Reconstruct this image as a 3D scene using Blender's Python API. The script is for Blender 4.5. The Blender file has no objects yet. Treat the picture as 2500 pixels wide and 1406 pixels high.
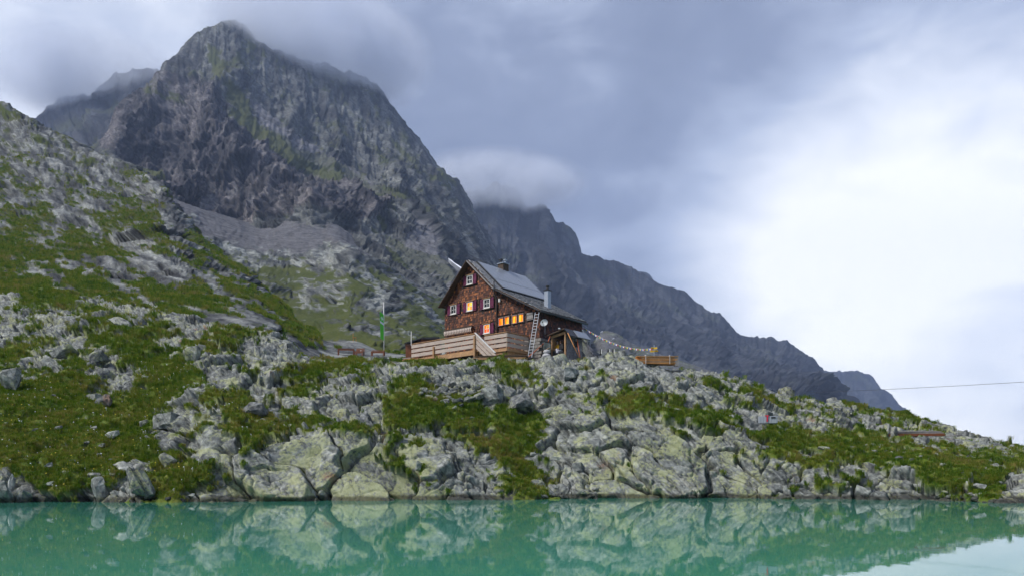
import bpy, bmesh, math, random
import numpy as np
from mathutils import Vector, Matrix

# ------------------------------------------------------------------ camera, world, light
FPX, HY, CX, CAMZ = 1797.0, 1150.0, 1250.0, 1.2      # focal length, horizon row, centre column (photo pixels), eye height
scene = bpy.context.scene
COL = scene.collection
R = math.radians

cam_d = bpy.data.cameras.new('camera')
cam = bpy.data.objects.new('camera', cam_d)
COL.objects.link(cam)
cam.location = (0, 0, CAMZ)
cam.rotation_euler = (R(90), 0, 0)
cam_d.sensor_width = 36.0
cam_d.lens = 36.0 * FPX / 2500.0
cam_d.shift_y = (HY - 703.0) / 2500.0
cam_d.clip_start = 0.1
cam_d.clip_end = 20000
scene.camera = cam

SUN_AZ, SUN_EL = R(-112), R(48)        # azimuth clockwise from +Y (camera forward); to the left, a little behind the camera
world = bpy.data.worlds.new('World')
scene.world = world
world.use_nodes = True
wn, wl = world.node_tree.nodes, world.node_tree.links
wn.clear()

def N(tree, kind, **kw):
    n = tree.nodes.new(kind)
    for k, v in kw.items():
        if k.startswith('i_'):
            n.inputs[k[2:].replace('_', ' ')].default_value = v
        elif isinstance(k, str) and k.startswith('n'):
            try:
                n.inputs[int(k[1:])].default_value = v
            except ValueError:
                setattr(n, k, v)
        else:
            setattr(n, k, v)
    return n

def math_node(tree, op, a, b=None, clamp=False):
    n = tree.nodes.new('ShaderNodeMath'); n.operation = op; n.use_clamp = clamp
    for i, v in enumerate((a, b)):
        if v is None: continue
        if hasattr(v, 'is_linked'): tree.links.new(v, n.inputs[i])
        else: n.inputs[i].default_value = v
    return n.outputs[0]

def ramp_node(tree, fac, stops, interp='LINEAR'):
    n = tree.nodes.new('ShaderNodeValToRGB')
    n.color_ramp.interpolation = interp
    e = n.color_ramp.elements
    while len(e) < len(stops): e.new(0.5)
    for el, (p, c) in zip(e, stops):
        el.position = p
        el.color = (c[0], c[1], c[2], 1) if hasattr(c, '__len__') else (c, c, c, 1)
    if fac is not None: tree.links.new(fac, n.inputs[0])
    return n.outputs[0]

def map_range(tree, v, a, b, c=0.0, d=1.0, smooth=True):
    n = tree.nodes.new('ShaderNodeMapRange')
    n.interpolation_type = 'SMOOTHSTEP' if smooth else 'LINEAR'
    tree.links.new(v, n.inputs[0])
    for i, x in enumerate((a, b, c, d)): n.inputs[i + 1].default_value = x
    return n.outputs[0]

def dir_of(px, py):
    v = Vector(((px - CX) / FPX, 1.0, (HY - py) / FPX)); v.normalize(); return v

def build_world():
    t = world.node_tree
    out = t.nodes.new('ShaderNodeOutputWorld')
    bg = t.nodes.new('ShaderNodeBackground')
    bg.inputs['Strength'].default_value = 0.1
    sky = t.nodes.new('ShaderNodeTexSky')
    sky.sky_type = 'NISHITA'; sky.sun_disc = False
    sky.sun_elevation = SUN_EL; sky.sun_rotation = SUN_AZ
    tc = t.nodes.new('ShaderNodeTexCoord')
    d = tc.outputs['Generated']
    def dotglow(px, py, lo, hi):
        n = t.nodes.new('ShaderNodeVectorMath'); n.operation = 'DOT_PRODUCT'
        t.links.new(d, n.inputs[0]); n.inputs[1].default_value = dir_of(px, py)
        return map_range(t, n.outputs['Value'], math.cos(R(lo)), math.cos(R(hi)))
    # cloud layer: slow broad swells and finer streaks, flattened towards the horizon
    mp = t.nodes.new('ShaderNodeMapping'); mp.vector_type = 'POINT'
    mp.inputs['Scale'].default_value = (1.0, 1.0, 2.1)
    mp.inputs['Rotation'].default_value = (0.0, R(-20), 0.0)
    t.links.new(d, mp.inputs['Vector'])
    n1 = N(t, 'ShaderNodeTexNoise'); n1.inputs['Scale'].default_value = 2.6
    n1.inputs['Detail'].default_value = 4; n1.inputs['Roughness'].default_value = 0.45
    n1.inputs['Distortion'].default_value = 0.5
    t.links.new(mp.outputs[0], n1.inputs['Vector'])
    n2 = N(t, 'ShaderNodeTexNoise'); n2.inputs['Scale'].default_value = 7.0
    n2.inputs['Detail'].default_value = 7; n2.inputs['Roughness'].default_value = 0.56
    n2.inputs['Distortion'].default_value = 0.35
    t.links.new(mp.outputs[0], n2.inputs['Vector'])
    g1 = dotglow(2250, 680, 20, 1)          # thin cloud with the low evening light behind it
    g1b = dotglow(2100, 640, 10, 1)
    g2 = dotglow(-100, 330, 26, 2)
    s = math_node(t, 'MULTIPLY', n1.outputs[0], 0.42)
    s = math_node(t, 'ADD', s, math_node(t, 'MULTIPLY', n2.outputs[0], 0.36))
    s = math_node(t, 'ADD', s, math_node(t, 'MULTIPLY', g1, 0.40))
    s = math_node(t, 'ADD', s, math_node(t, 'MULTIPLY', g1b, 0.06))
    s = math_node(t, 'ADD', s, math_node(t, 'MULTIPLY', g2, 0.26))
    cl = ramp_node(t, s, [(0.28, (0.088, 0.104, 0.150)), (0.42, (0.122, 0.142, 0.198)), (0.54, (0.215, 0.243, 0.312)),
                          (0.68, (0.385, 0.405, 0.445)), (0.82, (0.54, 0.54, 0.54))])
    k = t.nodes.new('ShaderNodeVectorMath'); k.operation = 'SCALE'; k.inputs['Scale'].default_value = 10.0
    t.links.new(cl, k.inputs[0])
    mx = t.nodes.new('ShaderNodeMix'); mx.data_type = 'RGBA'; mx.inputs['Factor'].default_value = 0.93
    t.links.new(sky.outputs[0], mx.inputs['A']); t.links.new(k.outputs[0], mx.inputs['B'])
    t.links.new(mx.outputs['Result'], bg.inputs['Color'])
    t.links.new(bg.outputs[0], out.inputs[0])
build_world()

sun_d = bpy.data.lights.new('sun', 'SUN')
sun_d.energy = 1.5
sun_d.angle = R(14)
sun_d.color = (1.0, 0.97, 0.93)
sun = bpy.data.objects.new('sun', sun_d)
COL.objects.link(sun)
sv = Vector((math.sin(SUN_AZ) * math.cos(SUN_EL), math.cos(SUN_AZ) * math.cos(SUN_EL), math.sin(SUN_EL)))
sun.rotation_euler = sv.to_track_quat('Z', 'Y').to_euler()

vs = scene.view_settings
vs.view_transform = 'Standard'; vs.look = 'None'; vs.exposure = 1.36; vs.gamma = 1.0; vs.use_curve_mapping = False
cy = scene.cycles
cy.use_denoising = True
try: cy.denoiser = 'OPENIMAGEDENOISE'
except Exception: pass
cy.use_adaptive_sampling = True; cy.adaptive_threshold = 0.02
cy.max_bounces = 12; cy.diffuse_bounces = 2; cy.glossy_bounces = 3; cy.transmission_bounces = 4; cy.transparent_max_bounces = 8
cy.volume_bounces = 10
cy.sample_clamp_indirect = 4.0

# ------------------------------------------------------------------ helpers
def at(px, py, Y):
    """the point on the photo's ray (px, py) that lies Y metres in front of the camera"""
    return Vector(((px - CX) / FPX * Y, Y, CAMZ + (HY - py) / FPX * Y))

def tag(o, label=None, cat=None, group=None, kind=None):
    if label: o['label'] = label
    if cat: o['category'] = cat
    if group: o['group'] = group
    if kind: o['kind'] = kind
    return o

def empty(name, loc=(0, 0, 0), rz=0.0):
    o = bpy.data.objects.new(name, None); COL.objects.link(o)
    o.location = loc; o.rotation_euler = (0, 0, rz); o.empty_display_size = 0.2
    return o

class MB:
    """collects simple shapes; build() links them as one mesh object"""
    def __init__(s): s.v = []; s.f = []; s.sm = []
    def add(s, vs, fs, smooth=False):
        b = len(s.v); s.v += [tuple(v) for v in vs]
        for f in fs: s.f.append(tuple(i + b for i in f)); s.sm.append(smooth)
        return s
    def box(s, c, size, M=None):
        x, y, z = size[0] / 2, size[1] / 2, size[2] / 2
        vs = [Vector((sx * x, sy * y, sz * z)) for sz in (-1, 1) for sy in (-1, 1) for sx in (-1, 1)]
        if M is not None: vs = [M @ v for v in vs]
        c = Vector(c)
        return s.add([v + c for v in vs], [(0, 2, 3, 1), (4, 5, 7, 6), (0, 1, 5, 4), (2, 6, 7, 3), (0, 4, 6, 2), (1, 3, 7, 5)])
    def beam(s, a, b, w, h, up=(0, 0, 1)):
        a, b = Vector(a), Vector(b); d = (b - a).normalized()
        side = d.cross(Vector(up))
        if side.length < 1e-5: side = d.cross(Vector((0, 1, 0)))
        side.normalize(); u = side.cross(d).normalized()
        vs = []
        for p in (a, b):
            for su in (-1, 1):
                for ss in (-1, 1): vs.append(p + side * (ss * w / 2) + u * (su * h / 2))
        return s.add(vs, [(0, 1, 3, 2), (4, 6, 7, 5), (0, 4, 5, 1), (2, 3, 7, 6), (0, 2, 6, 4), (1, 5, 7, 3)])
    def tube(s, pts, r, n=8, cap=True):
        pts = [Vector(p) for p in pts]; rs = r if hasattr(r, '__len__') else [r] * len(pts)
        vs = []
        for i, p in enumerate(pts):
            d = (pts[min(i + 1, len(pts) - 1)] - pts[max(i - 1, 0)]).normalized()
            a = d.cross(Vector((0.13, 0.31, 0.94))); a.normalize(); b = d.cross(a)
            for k in range(n):
                t = 2 * math.pi * k / n
                vs.append(p + (a * math.cos(t) + b * math.sin(t)) * rs[i])
        fs = [(i * n + k, i * n + (k + 1) % n, (i + 1) * n + (k + 1) % n, (i + 1) * n + k) for i in range(len(pts) - 1) for k in range(n)]
        s.add(vs, fs, True)
        if cap:
            b = len(s.v) - len(vs)
            s.f.append(tuple(b + k for k in range(n))[::-1]); s.sm.append(False)
            s.f.append(tuple(b + (len(pts) - 1) * n + k for k in range(n))); s.sm.append(False)
        return s
    def quad(s, a, b, c, d): return s.add([a, b, c, d], [(0, 1, 2, 3)])
    def prism(s, poly, off):
        """polygon (3-D points) extruded by the vector off"""
        n = len(poly); poly = [Vector(p) for p in poly]; off = Vector(off)
        fs = [tuple(range(n))[::-1], tuple(range(n, 2 * n))] + [(i, (i + 1) % n, n + (i + 1) % n, n + i) for i in range(n)]
        return s.add(poly + [p + off for p in poly], fs)
    def build(s, name, mat, parent=None, fix=True):
        me = bpy.data.meshes.new(name)
        me.from_pydata(s.v, [], s.f)
        me.polygons.foreach_set('use_smooth', s.sm)
        if fix:
            bm = bmesh.new(); bm.from_mesh(me); bmesh.ops.recalc_face_normals(bm, faces=bm.faces); bm.to_mesh(me); bm.free()
        me.update()
        return link(name, me, mat, parent)

def link(name, me, mat, parent=None):
    o = bpy.data.objects.new(name, me); COL.objects.link(o)
    if mat is not None and len(me.materials) == 0: me.materials.append(mat)
    if parent is not None: o.parent = parent
    return o

def copy_tree(o, parent=None):
    c = o.copy(); COL.objects.link(c); c.parent = parent
    for ch in list(o.children): copy_tree(ch, c)
    return c

# ------------------------------------------------------------------ numpy noise
_rs = np.random.RandomState(7)
_perm = np.concatenate([_rs.permutation(256)] * 3).astype(np.int32)
_grad = _rs.normal(size=(256, 3)).astype(np.float32); _grad /= np.linalg.norm(_grad, axis=1, keepdims=True)
_jit = _rs.uniform(size=(256, 3)).astype(np.float32)

def perlin(p):
    p = p.astype(np.float32); f = np.floor(p); i = f.astype(np.int32) & 255; t = p - f
    u = t * t * t * (t * (t * 6 - 15) + 10)
    out = np.zeros(len(p), np.float32)
    for dx in (0, 1):
        wx = u[:, 0] if dx else 1 - u[:, 0]
        hx = _perm[(i[:, 0] + dx) & 255]
        for dy in (0, 1):
            wy = wx * (u[:, 1] if dy else 1 - u[:, 1])
            hy = _perm[hx + ((i[:, 1] + dy) & 255)]
            for dz in (0, 1):
                h = _perm[hy + ((i[:, 2] + dz) & 255)]
                g = _grad[h]
                out += wy * (u[:, 2] if dz else 1 - u[:, 2]) * (g[:, 0] * (t[:, 0] - dx) + g[:, 1] * (t[:, 1] - dy) + g[:, 2] * (t[:, 2] - dz))
    return out * 1.5

def fbm(p, octaves=4, gain=0.5, lac=2.03):
    a, s = 1.0, np.zeros(len(p), np.float32)
    for k in range(octaves):
        s += a * perlin(p + 17.3 * k); a *= gain; p = p * lac
    return s

def ridged(p, octaves=5, gain=0.5, lac=2.07):
    a, s, w = 1.0, np.zeros(len(p), np.float32), 1.0
    for k in range(octaves):
        n = (1 - np.abs(perlin(p + 31.7 * k)) * 1.35).clip(0, 1) ** 2
        s += a * n * w; w = (n * 1.6).clip(0, 1); a *= gain; p = p * lac
    return s

def worley(p, jitter=0.9, vec=True):
    """F1, F2, three random numbers per cell and the vector from the cell's seed"""
    p = p.astype(np.float32); f = np.floor(p); i = f.astype(np.int32) & 255; t = p - f
    X, Y, Z = t[:, 0].copy(), t[:, 1].copy(), t[:, 2].copy()
    J = [np.ascontiguousarray((_jit[:, k] - 0.5) * jitter + 0.5) for k in range(3)]
    F1 = np.full(len(p), 9.0, np.float32); F2 = F1.copy(); ID = np.zeros(len(p), np.int32); C = np.zeros(len(p), np.int8)
    iy = [(i[:, 1] + k) & 255 for k in (-1, 0, 1)]; iz = [(i[:, 2] + k) & 255 for k in (-1, 0, 1)]
    n = 0
    for dx in (-1, 0, 1):
        hx = _perm[(i[:, 0] + dx) & 255]
        for dy in (-1, 0, 1):
            hy = _perm[hx + iy[dy + 1]]
            for dz in (-1, 0, 1):
                h = _perm[hy + iz[dz + 1]]
                d = (X - J[0][h] - dx) ** 2 + (Y - J[1][h] - dy) ** 2 + (Z - J[2][h] - dz) ** 2
                m = d < F1
                F2 = np.where(m, F1, np.minimum(F2, d)); ID[m] = h[m]; C[m] = n; F1 = np.minimum(F1, d); n += 1
    V = None
    if vec:
        o = np.stack([C // 9 - 1, C // 3 % 3 - 1, C % 3 - 1], -1).astype(np.float32)
        V = t - np.stack([j[ID] for j in J], -1) - o
    return np.sqrt(F1), np.sqrt(F2), _jit[(ID * 7 + 3) & 255], V

def facets(p, L, seed, off, tilt, crack, width):
    """rock broken into cells: each cell a tilted plane, set off from its neighbours, with an open joint between; result in metres"""
    f1, f2, c, v = worley(p / np.array(L, np.float32) + seed)
    m = min(L)
    d = (c[:, 0] - 0.5) * off
    d += ((v[:, 0] * (c[:, 1] - 0.5) + v[:, 1] * (c[:, 2] - 0.35)+ v[:, 2] * (c[:, 0] - 0.5)) * 2.0) * tilt
    b = f2 - f1
    return d - crack * (1 - sstep(b, width * 0.25, width)), c[:, 1], b

def sstep(x, a, b):
    t = ((x - a) / (b - a)).clip(0, 1); return t * t * (3 - 2 * t)

# ------------------------------------------------------------------ materials
MATS = {}
def new_mat(name):
    m = bpy.data.materials.new(name); m.use_nodes = True
    t = m.node_tree
    b = t.nodes['Principled BSDF']
    MATS[name] = m
    return m, t, b

def noise_out(t, vec, scale, detail=4, rough=0.5, dist=0.0):
    n = t.nodes.new('ShaderNodeTexNoise')
    n.inputs['Scale'].default_value = scale; n.inputs['Detail'].default_value = detail
    n.inputs['Roughness'].default_value = rough; n.inputs['Distortion'].default_value = dist
    if vec is not None: t.links.new(vec, n.inputs['Vector'])
    return n.outputs[0]

def mixc(t, fac, a, b, mode='MIX'):
    n = t.nodes.new('ShaderNodeMix'); n.data_type = 'RGBA'; n.blend_type = mode
    for sock, v in ((n.inputs['Factor'], fac), (n.inputs['A'], a), (n.inputs['B'], b)):
        if hasattr(v, 'is_linked'): t.links.new(v, sock)
        elif hasattr(v, '__len__'): sock.default_value = (v[0], v[1], v[2], 1)
        else: sock.default_value = v
    return n.outputs['Result']

def bump(t, b, height, strength=0.4, dist=0.05):
    n = t.nodes.new('ShaderNodeBump'); n.inputs['Strength'].default_value = strength; n.inputs['Distance'].default_value = dist
    t.links.new(height, n.inputs['Height']); t.links.new(n.outputs[0], b.inputs['Normal'])

def plain(name, col, rough=0.7, var=0.25, scale=6.0, metal=0.0, stretch=(1, 1, 1), bmp=0.15, emit=None, estr=0.0, coord='Object'):
    m, t, b = new_mat(name)
    tc = t.nodes.new('ShaderNodeTexCoord'); mp = t.nodes.new('ShaderNodeMapping')
    mp.inputs['Scale'].default_value = stretch
    t.links.new(tc.outputs[coord], mp.inputs['Vector'])
    n = noise_out(t, mp.outputs[0], scale, 5, 0.6)
    lo = tuple(c * (1 - var) for c in col); hi = tuple(min(1, c * (1 + var)) for c in col)
    t.links.new(ramp_node(t, n, [(0.3, lo), (0.7, hi)]), b.inputs['Base Color'])
    b.inputs['Roughness'].default_value = rough; b.inputs['Metallic'].default_value = metal
    if bmp: bump(t, b, n, bmp, 0.01)
    if emit:
        b.inputs['Emission Color'].default_value = (*emit, 1); b.inputs['Emission Strength'].default_value = estr
    return m
# ------------------------------------------------------------------ terrain: control profiles (photo column -> list of (row, distance))
def pchip(x, Y, xq):
    x = np.asarray(x, float); Y = np.asarray(Y, float); xq = np.asarray(xq, float)
    h = np.diff(x); hs = h.reshape((-1,) + (1,) * (Y.ndim - 1))
    dl = np.diff(Y, axis=0) / hs
    m = np.zeros_like(Y); m[0] = dl[0]; m[-1] = dl[-1]
    if len(x) > 2:
        a, b = dl[:-1], dl[1:]
        w1, w2 = 2 * hs[1:] + hs[:-1], hs[1:] + 2 * hs[:-1]
        ok = (a * b) > 0
        with np.errstate(divide='ignore', invalid='ignore'):
            hm = (w1 + w2) / (w1 / a + w2 / b)
        m[1:-1] = np.where(ok, hm, 0)
    k = np.clip(np.searchsorted(x, xq, side='right') - 1, 0, len(x) - 2)
    sh = (-1,) + (1,) * (Y.ndim - 1)
    t = ((xq - x[k]) / h[k]).reshape(sh); H = h[k].reshape(sh)
    t2, t3 = t * t, t * t * t
    return (2*t3-3*t2+1)*Y[k] + (t3-2*t2+t)*H*m[k] + (-2*t3+3*t2)*Y[k+1] + (t3-t2)*H*m[k+1]

def zrow(z, Y): return HY - (z - CAMZ) / Y * FPX

class Sheet:
    def __init__(s, cols, x0, x1, ncol, nrow, K=26, W=130.0, back=(1.05, 0.02, 1.45, 0.30)):
        xs = sorted(cols); PY, LY = [], []
        for x in xs:
            pts = list(cols[x])
            py, Y = pts[-1]; z = CAMZ + (HY - py) / FPX * Y
            for f, dr in ((back[0], back[1]), (back[2], back[3])):
                pts.append((zrow(z - dr * Y, Y * f), Y * f))
            py = np.array([p[0] for p in pts], float); ly = np.log([p[1] for p in pts])
            d = np.concatenate([[0], np.cumsum(np.sqrt(np.diff(py) ** 2 + (W * np.diff(ly)) ** 2))]); d /= d[-1]
            q = np.linspace(0, 1, K)
            PY.append(np.interp(q, d, py)); LY.append(np.interp(q, d, ly))
        px = np.linspace(x0, x1, ncol)
        A = pchip(xs, np.stack([PY, LY], -1), px)                       # ncol, K, 2
        A = pchip(np.linspace(0, 1, K), A.transpose(1, 0, 2), np.linspace(0, 1, nrow))
        s.nr, s.nc = nrow, ncol
        Y = np.exp(A[..., 1]); PX = np.broadcast_to(px, Y.shape)
        s.P = np.stack([(PX - CX) / FPX * Y, Y, CAMZ + (HY - A[..., 0]) / FPX * Y], -1).astype(np.float32)
        s.base = s.P.copy(); s.smooth_normals()
        s.attr = {}
    def smooth_normals(s):
        n = np.cross(np.gradient(s.P, axis=1), np.gradient(s.P, axis=0))
        n /= np.linalg.norm(n, axis=-1, keepdims=True) + 1e-9
        s.n = n * np.where(n[..., 2:3] < 0, -1, 1)
    @property
    def p(s): return s.P.reshape(-1, 3)
    @property
    def N(s): return s.n.reshape(-1, 3)
    def pix(s):
        p = s.base.reshape(-1, 3); return CX + p[:, 0] / p[:, 1] * FPX, HY - (p[:, 2] - CAMZ) / p[:, 1] * FPX
    def rim(s, keep, width=0.14):
        """1 on the face, falling to keep at the skyline of each column"""
        e = (s.base[..., 2] - CAMZ) / s.base[..., 1]; c = e.argmax(0)[None]
        w = np.clip((c - np.arange(s.nr)[:, None]) / (width * s.nr), 0, 1); w = w * w * (3 - 2 * w)
        return (keep + (1 - keep) * w).reshape(-1)
    def displace(s, d, direction=None):
        v = s.N if direction is None else direction
        s.P = (s.p + v * d[:, None]).reshape(s.P.shape).astype(np.float32)
    def build(s, name, mat, smooth=True):
        nr, nc = s.nr, s.nc
        me = bpy.data.meshes.new(name)
        i = np.arange(nr * nc, dtype=np.int32).reshape(nr, nc)
        q = np.stack([i[:-1, :-1], i[:-1, 1:], i[1:, 1:], i[1:, :-1]], -1).reshape(-1)
        nf = (nr - 1) * (nc - 1)
        me.vertices.add(nr * nc); me.loops.add(nf * 4); me.polygons.add(nf)
        me.vertices.foreach_set('co', s.p.astype(np.float32).reshape(-1))
        me.loops.foreach_set('vertex_index', q)
        me.polygons.foreach_set('loop_start', np.arange(nf, dtype=np.int32) * 4)
        me.polygons.foreach_set('use_smooth', np.full(nf, smooth))
        me.update(calc_edges=True)
        for k, v in s.attr.items():
            a = me.attributes.new(k, 'FLOAT', 'POINT'); a.data.foreach_set('value', v.astype(np.float32))
        return tag(link(name, me, mat), kind='structure')

def outward(N, zk, extra=None):
    v = N * np.array([1, 1, zk], np.float32)
    if extra is not None: v = v + extra
    return v / (np.linalg.norm(v, axis=1, keepdims=True) + 1e-6)

def beds(s, rise, sel):
    """unit vectors along and across bedding whose trace on the sheet climbs to the left with about this slope as seen from the lake"""
    n = np.median(s.N[sel], axis=0); n /= np.linalg.norm(n); q = np.median(s.p[sel], axis=0)
    a, b = q[0] / q[1], (q[2] - CAMZ) / q[1]
    r = np.linspace(0.05, 8, 400); ty = (n[0] - r * n[2]) / n[1]
    sx, sy = -1 - a * ty, r - b * ty
    k = int(np.argmin(np.abs(sy / np.minimum(sx, -0.05) + rise) + (sx > -0.05) * 9)); 
    t_ = np.array([-1.0, ty[k], r[k]], np.float32)
    d1 = -t_ / np.linalg.norm(t_); nb = np.cross(t_, n); nb /= np.linalg.norm(nb)
    return d1.astype(np.float32), nb.astype(np.float32)

def poly_mask(px, py, poly, soft=0.0):
    """1 inside the outline; px, py may be warped beforehand for a natural edge"""
    c = np.zeros(len(px), bool); n = len(poly)
    for i in range(n):
        x1, y1 = poly[i]; x2, y2 = poly[(i + 1) % n]
        if y1 == y2: continue
        c ^= ((y1 > py) != (y2 > py)) & (px < (x2 - x1) * (py - y1) / (y2 - y1) + x1)
    return c.astype(np.float32)

def grid_lookup(rows, x0, dx, y0, dy, px, py):
    g = np.array([[int(c) for c in r] for r in rows], np.float32) / 9.0
    u = ((px - x0) / dx - 0.5).clip(0, g.shape[1] - 1.001); v = ((py - y0) / dy - 0.5).clip(0, g.shape[0] - 1.001)
    i, j = u.astype(int), v.astype(int); fu, fv = u - i, v - j
    return (g[j, i] * (1-fu) * (1-fv) + g[j, i+1] * fu * (1-fv) + g[j+1, i] * (1-fu) * fv + g[j+1, i+1] * fu * fv)

def P9(z, Y): return (zrow(z, Y), Y)

# near slope, from the lake bed up to the crest the hut stands on
near_cols = {
 -440: [(1227,28.4),(1160,29.5),(1050,34),(900,43),(800,53),(725,63),(680,77)],
 -260: [(1226,28.6),(1160,29.6),(1050,34),(900,43),(800,53),(730,63),(690,76)],
 0:    [(1225,28.8),(1150,29.8),(1050,34),(900,43),(800,53),(740,62),(700,74)],
 200:  [(1225,28.8),(1170,29.6),(1050,34.5),(900,44),(800,54),(750,62),(718,74)],
 400:  [(1225,28.8),(1160,29.8),(1060,34),(900,43.5),(830,50),(775,58),(752,66)],
 500:  [(1225,29),(1130,30.2),(1010,33.5),(900,41),(840,47),(800,54),(785,60)],
 600:  [(1223,29.3),(1100,31.0),(1000,35),(920,40),(860,46),(812,52),(802,56)],
 700:  [(1221,30),(1075,32),(1035,35),(960,39),(900,43.5),(845,50),(828,54)],
 770:  [(1221,30),(1062,32.5),(1020,36),(950,40),(905,44),(882,48),P9(8.9,53),P9(8.9,60)],
 850:  [(1221,30.2),(1065,32.8),(1020,36),(960,39),(920,42.5),(895,45.5),(884,49),P9(9.0,54),P9(9.2,62)],
 920:  [(1221,30.5),(1080,32.8),(1030,36),(960,39),(915,42.5),(893,45.5),(881,49.5),P9(9.1,54),P9(9.2,62)],
 1000: [(1221,30.8),(1115,32.5),(1040,36),(960,39),(920,42),(892,45),(880,49.5),P9(9.0,54),P9(9.1,62)],
 1080: [(1220,30.8),(1160,31.8),(1080,34.5),(1000,38),(960,40),(905,43.5),(890,46.5),P9(8.7,50),P9(9.0,55),P9(9.0,63)],
 1200: [(1220,30.8),(1180,32),(1100,35),(1000,38.5),(950,40.5),(905,43),(888,46),P9(8.55,49),P9(8.9,54),P9(8.9,63)],
 1300: [(1218,31.5),(1180,33),(1100,36),(1000,39),(950,41),(900,43.5),(884,46.3),P9(8.6,49),P9(8.8,54),P9(8.8,62)],
 1400: [(1216,33),(1170,34),(1090,35.5),(1000,38),(930,40.5),(890,43),(881,46),P9(8.6,49),P9(8.6,54),P9(8.0,62)],
 1450: [(1215,33),(1110,34.6),(1040,36.3),(985,38.3),(930,40.5),(890,43),(868,46),P9(8.3,50),P9(7.6,60)],
 1520: [(1215,33.2),(1100,34.8),(1020,36.5),(980,38.5),(930,40.5),(890,43),(864,46),P9(8.2,49),P9(7.6,58)],
 1600: [(1215,33.2),(1085,35),(1015,36.5),(988,38.5),(940,40.5),(905,43.5),(886,46.5),P9(7.8,50),P9(7.2,58)],
 1700: [(1215,33.2),(1080,35),(1022,36.5),(1000,38.5),(950,41),(920,44),(898,48.5),P9(7.6,53)],
 1800: [(1216,33),(1105,34.7),(1045,37),(1003,40),(960,44),(913,50)],
 1900: [(1217,32.5),(1130,34),(1070,37),(1030,41),(990,46),(950,53)],
 2000: [(1218,32),(1150,33.3),(1110,35.5),(1060,40),(1010,46),(975,55)],
 2100: [(1219,31.5),(1150,33),(1125,35),(1080,41),(1040,47),(990,57)],
 2200: [(1221,31),(1160,32.4),(1130,34.5),(1080,41),(1050,48),(1012,57)],
 2300: [(1223,30.2),(1180,31.4),(1150,33.5),(1100,40),(1065,47),(1040,56)],
 2400: [(1226,29),(1200,30),(1160,33),(1120,38),(1090,45),(1073,53)],
 2500: [(1229,27.8),(1205,29),(1170,32),(1140,36),(1115,42),(1098,50)],
 2760: [(1234,26.5),(1215,28),(1190,31),(1165,35),(1150,40),(1140,46)],
 3000: [(1240,25),(1226,26.5),(1208,29),(1188,33),(1172,38),(1162,44)],
}
for k in near_cols:
    D = near_cols[k][0][1]
    near_cols[k] = [P9(-1.0, D - 1.3)] + near_cols[k]

GRASS = [   # share of turf on the near slope, 50 x 25 photo-pixel cells from (0, 700)
 "89975786555445566666666666666666666666666666666666",
 "28864766655555556666666666666666666666666666666666",
 "45548425425555556666666666666666666666666666666666",
 "35455754213455556666666666666666666666666666666666",
 "54247899528776665566666666666666666666666666666666",
 "36638886357422224675333355555555555555555555555555",
 "86536689967412213653422355555255555566555555555555",
 "96384379972523478734965686324322599985555555555555",
 "28486349951567899834222488413330002566655555555555",
 "29986249981221773536753327731231357433555555555555",
 "99994558947613631256643411532485301681155555555555",
 "99985567653512311157879523325488431158433655555555",
 "99988997331752611219999973354256799611354347878555",
 "99999999422845887318938999624211347723324434355555",
 "99999798421876324624237669811000152258735443222255",
 "99999999320441011036513999410000101227988984522235",
 "99999998511120000066110587200200001158808688676653",
 "99999949943012000015210188200120000114568448999939",
 "18996827996201000002630069500120000222212332699993",
 "13883534954210000001661049710100000113524321378780",
 "01451344623100000000131037611000000001612110133480",
]
GRASS = [(r + r[-1] * 50)[:50] for r in GRASS]

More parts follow.
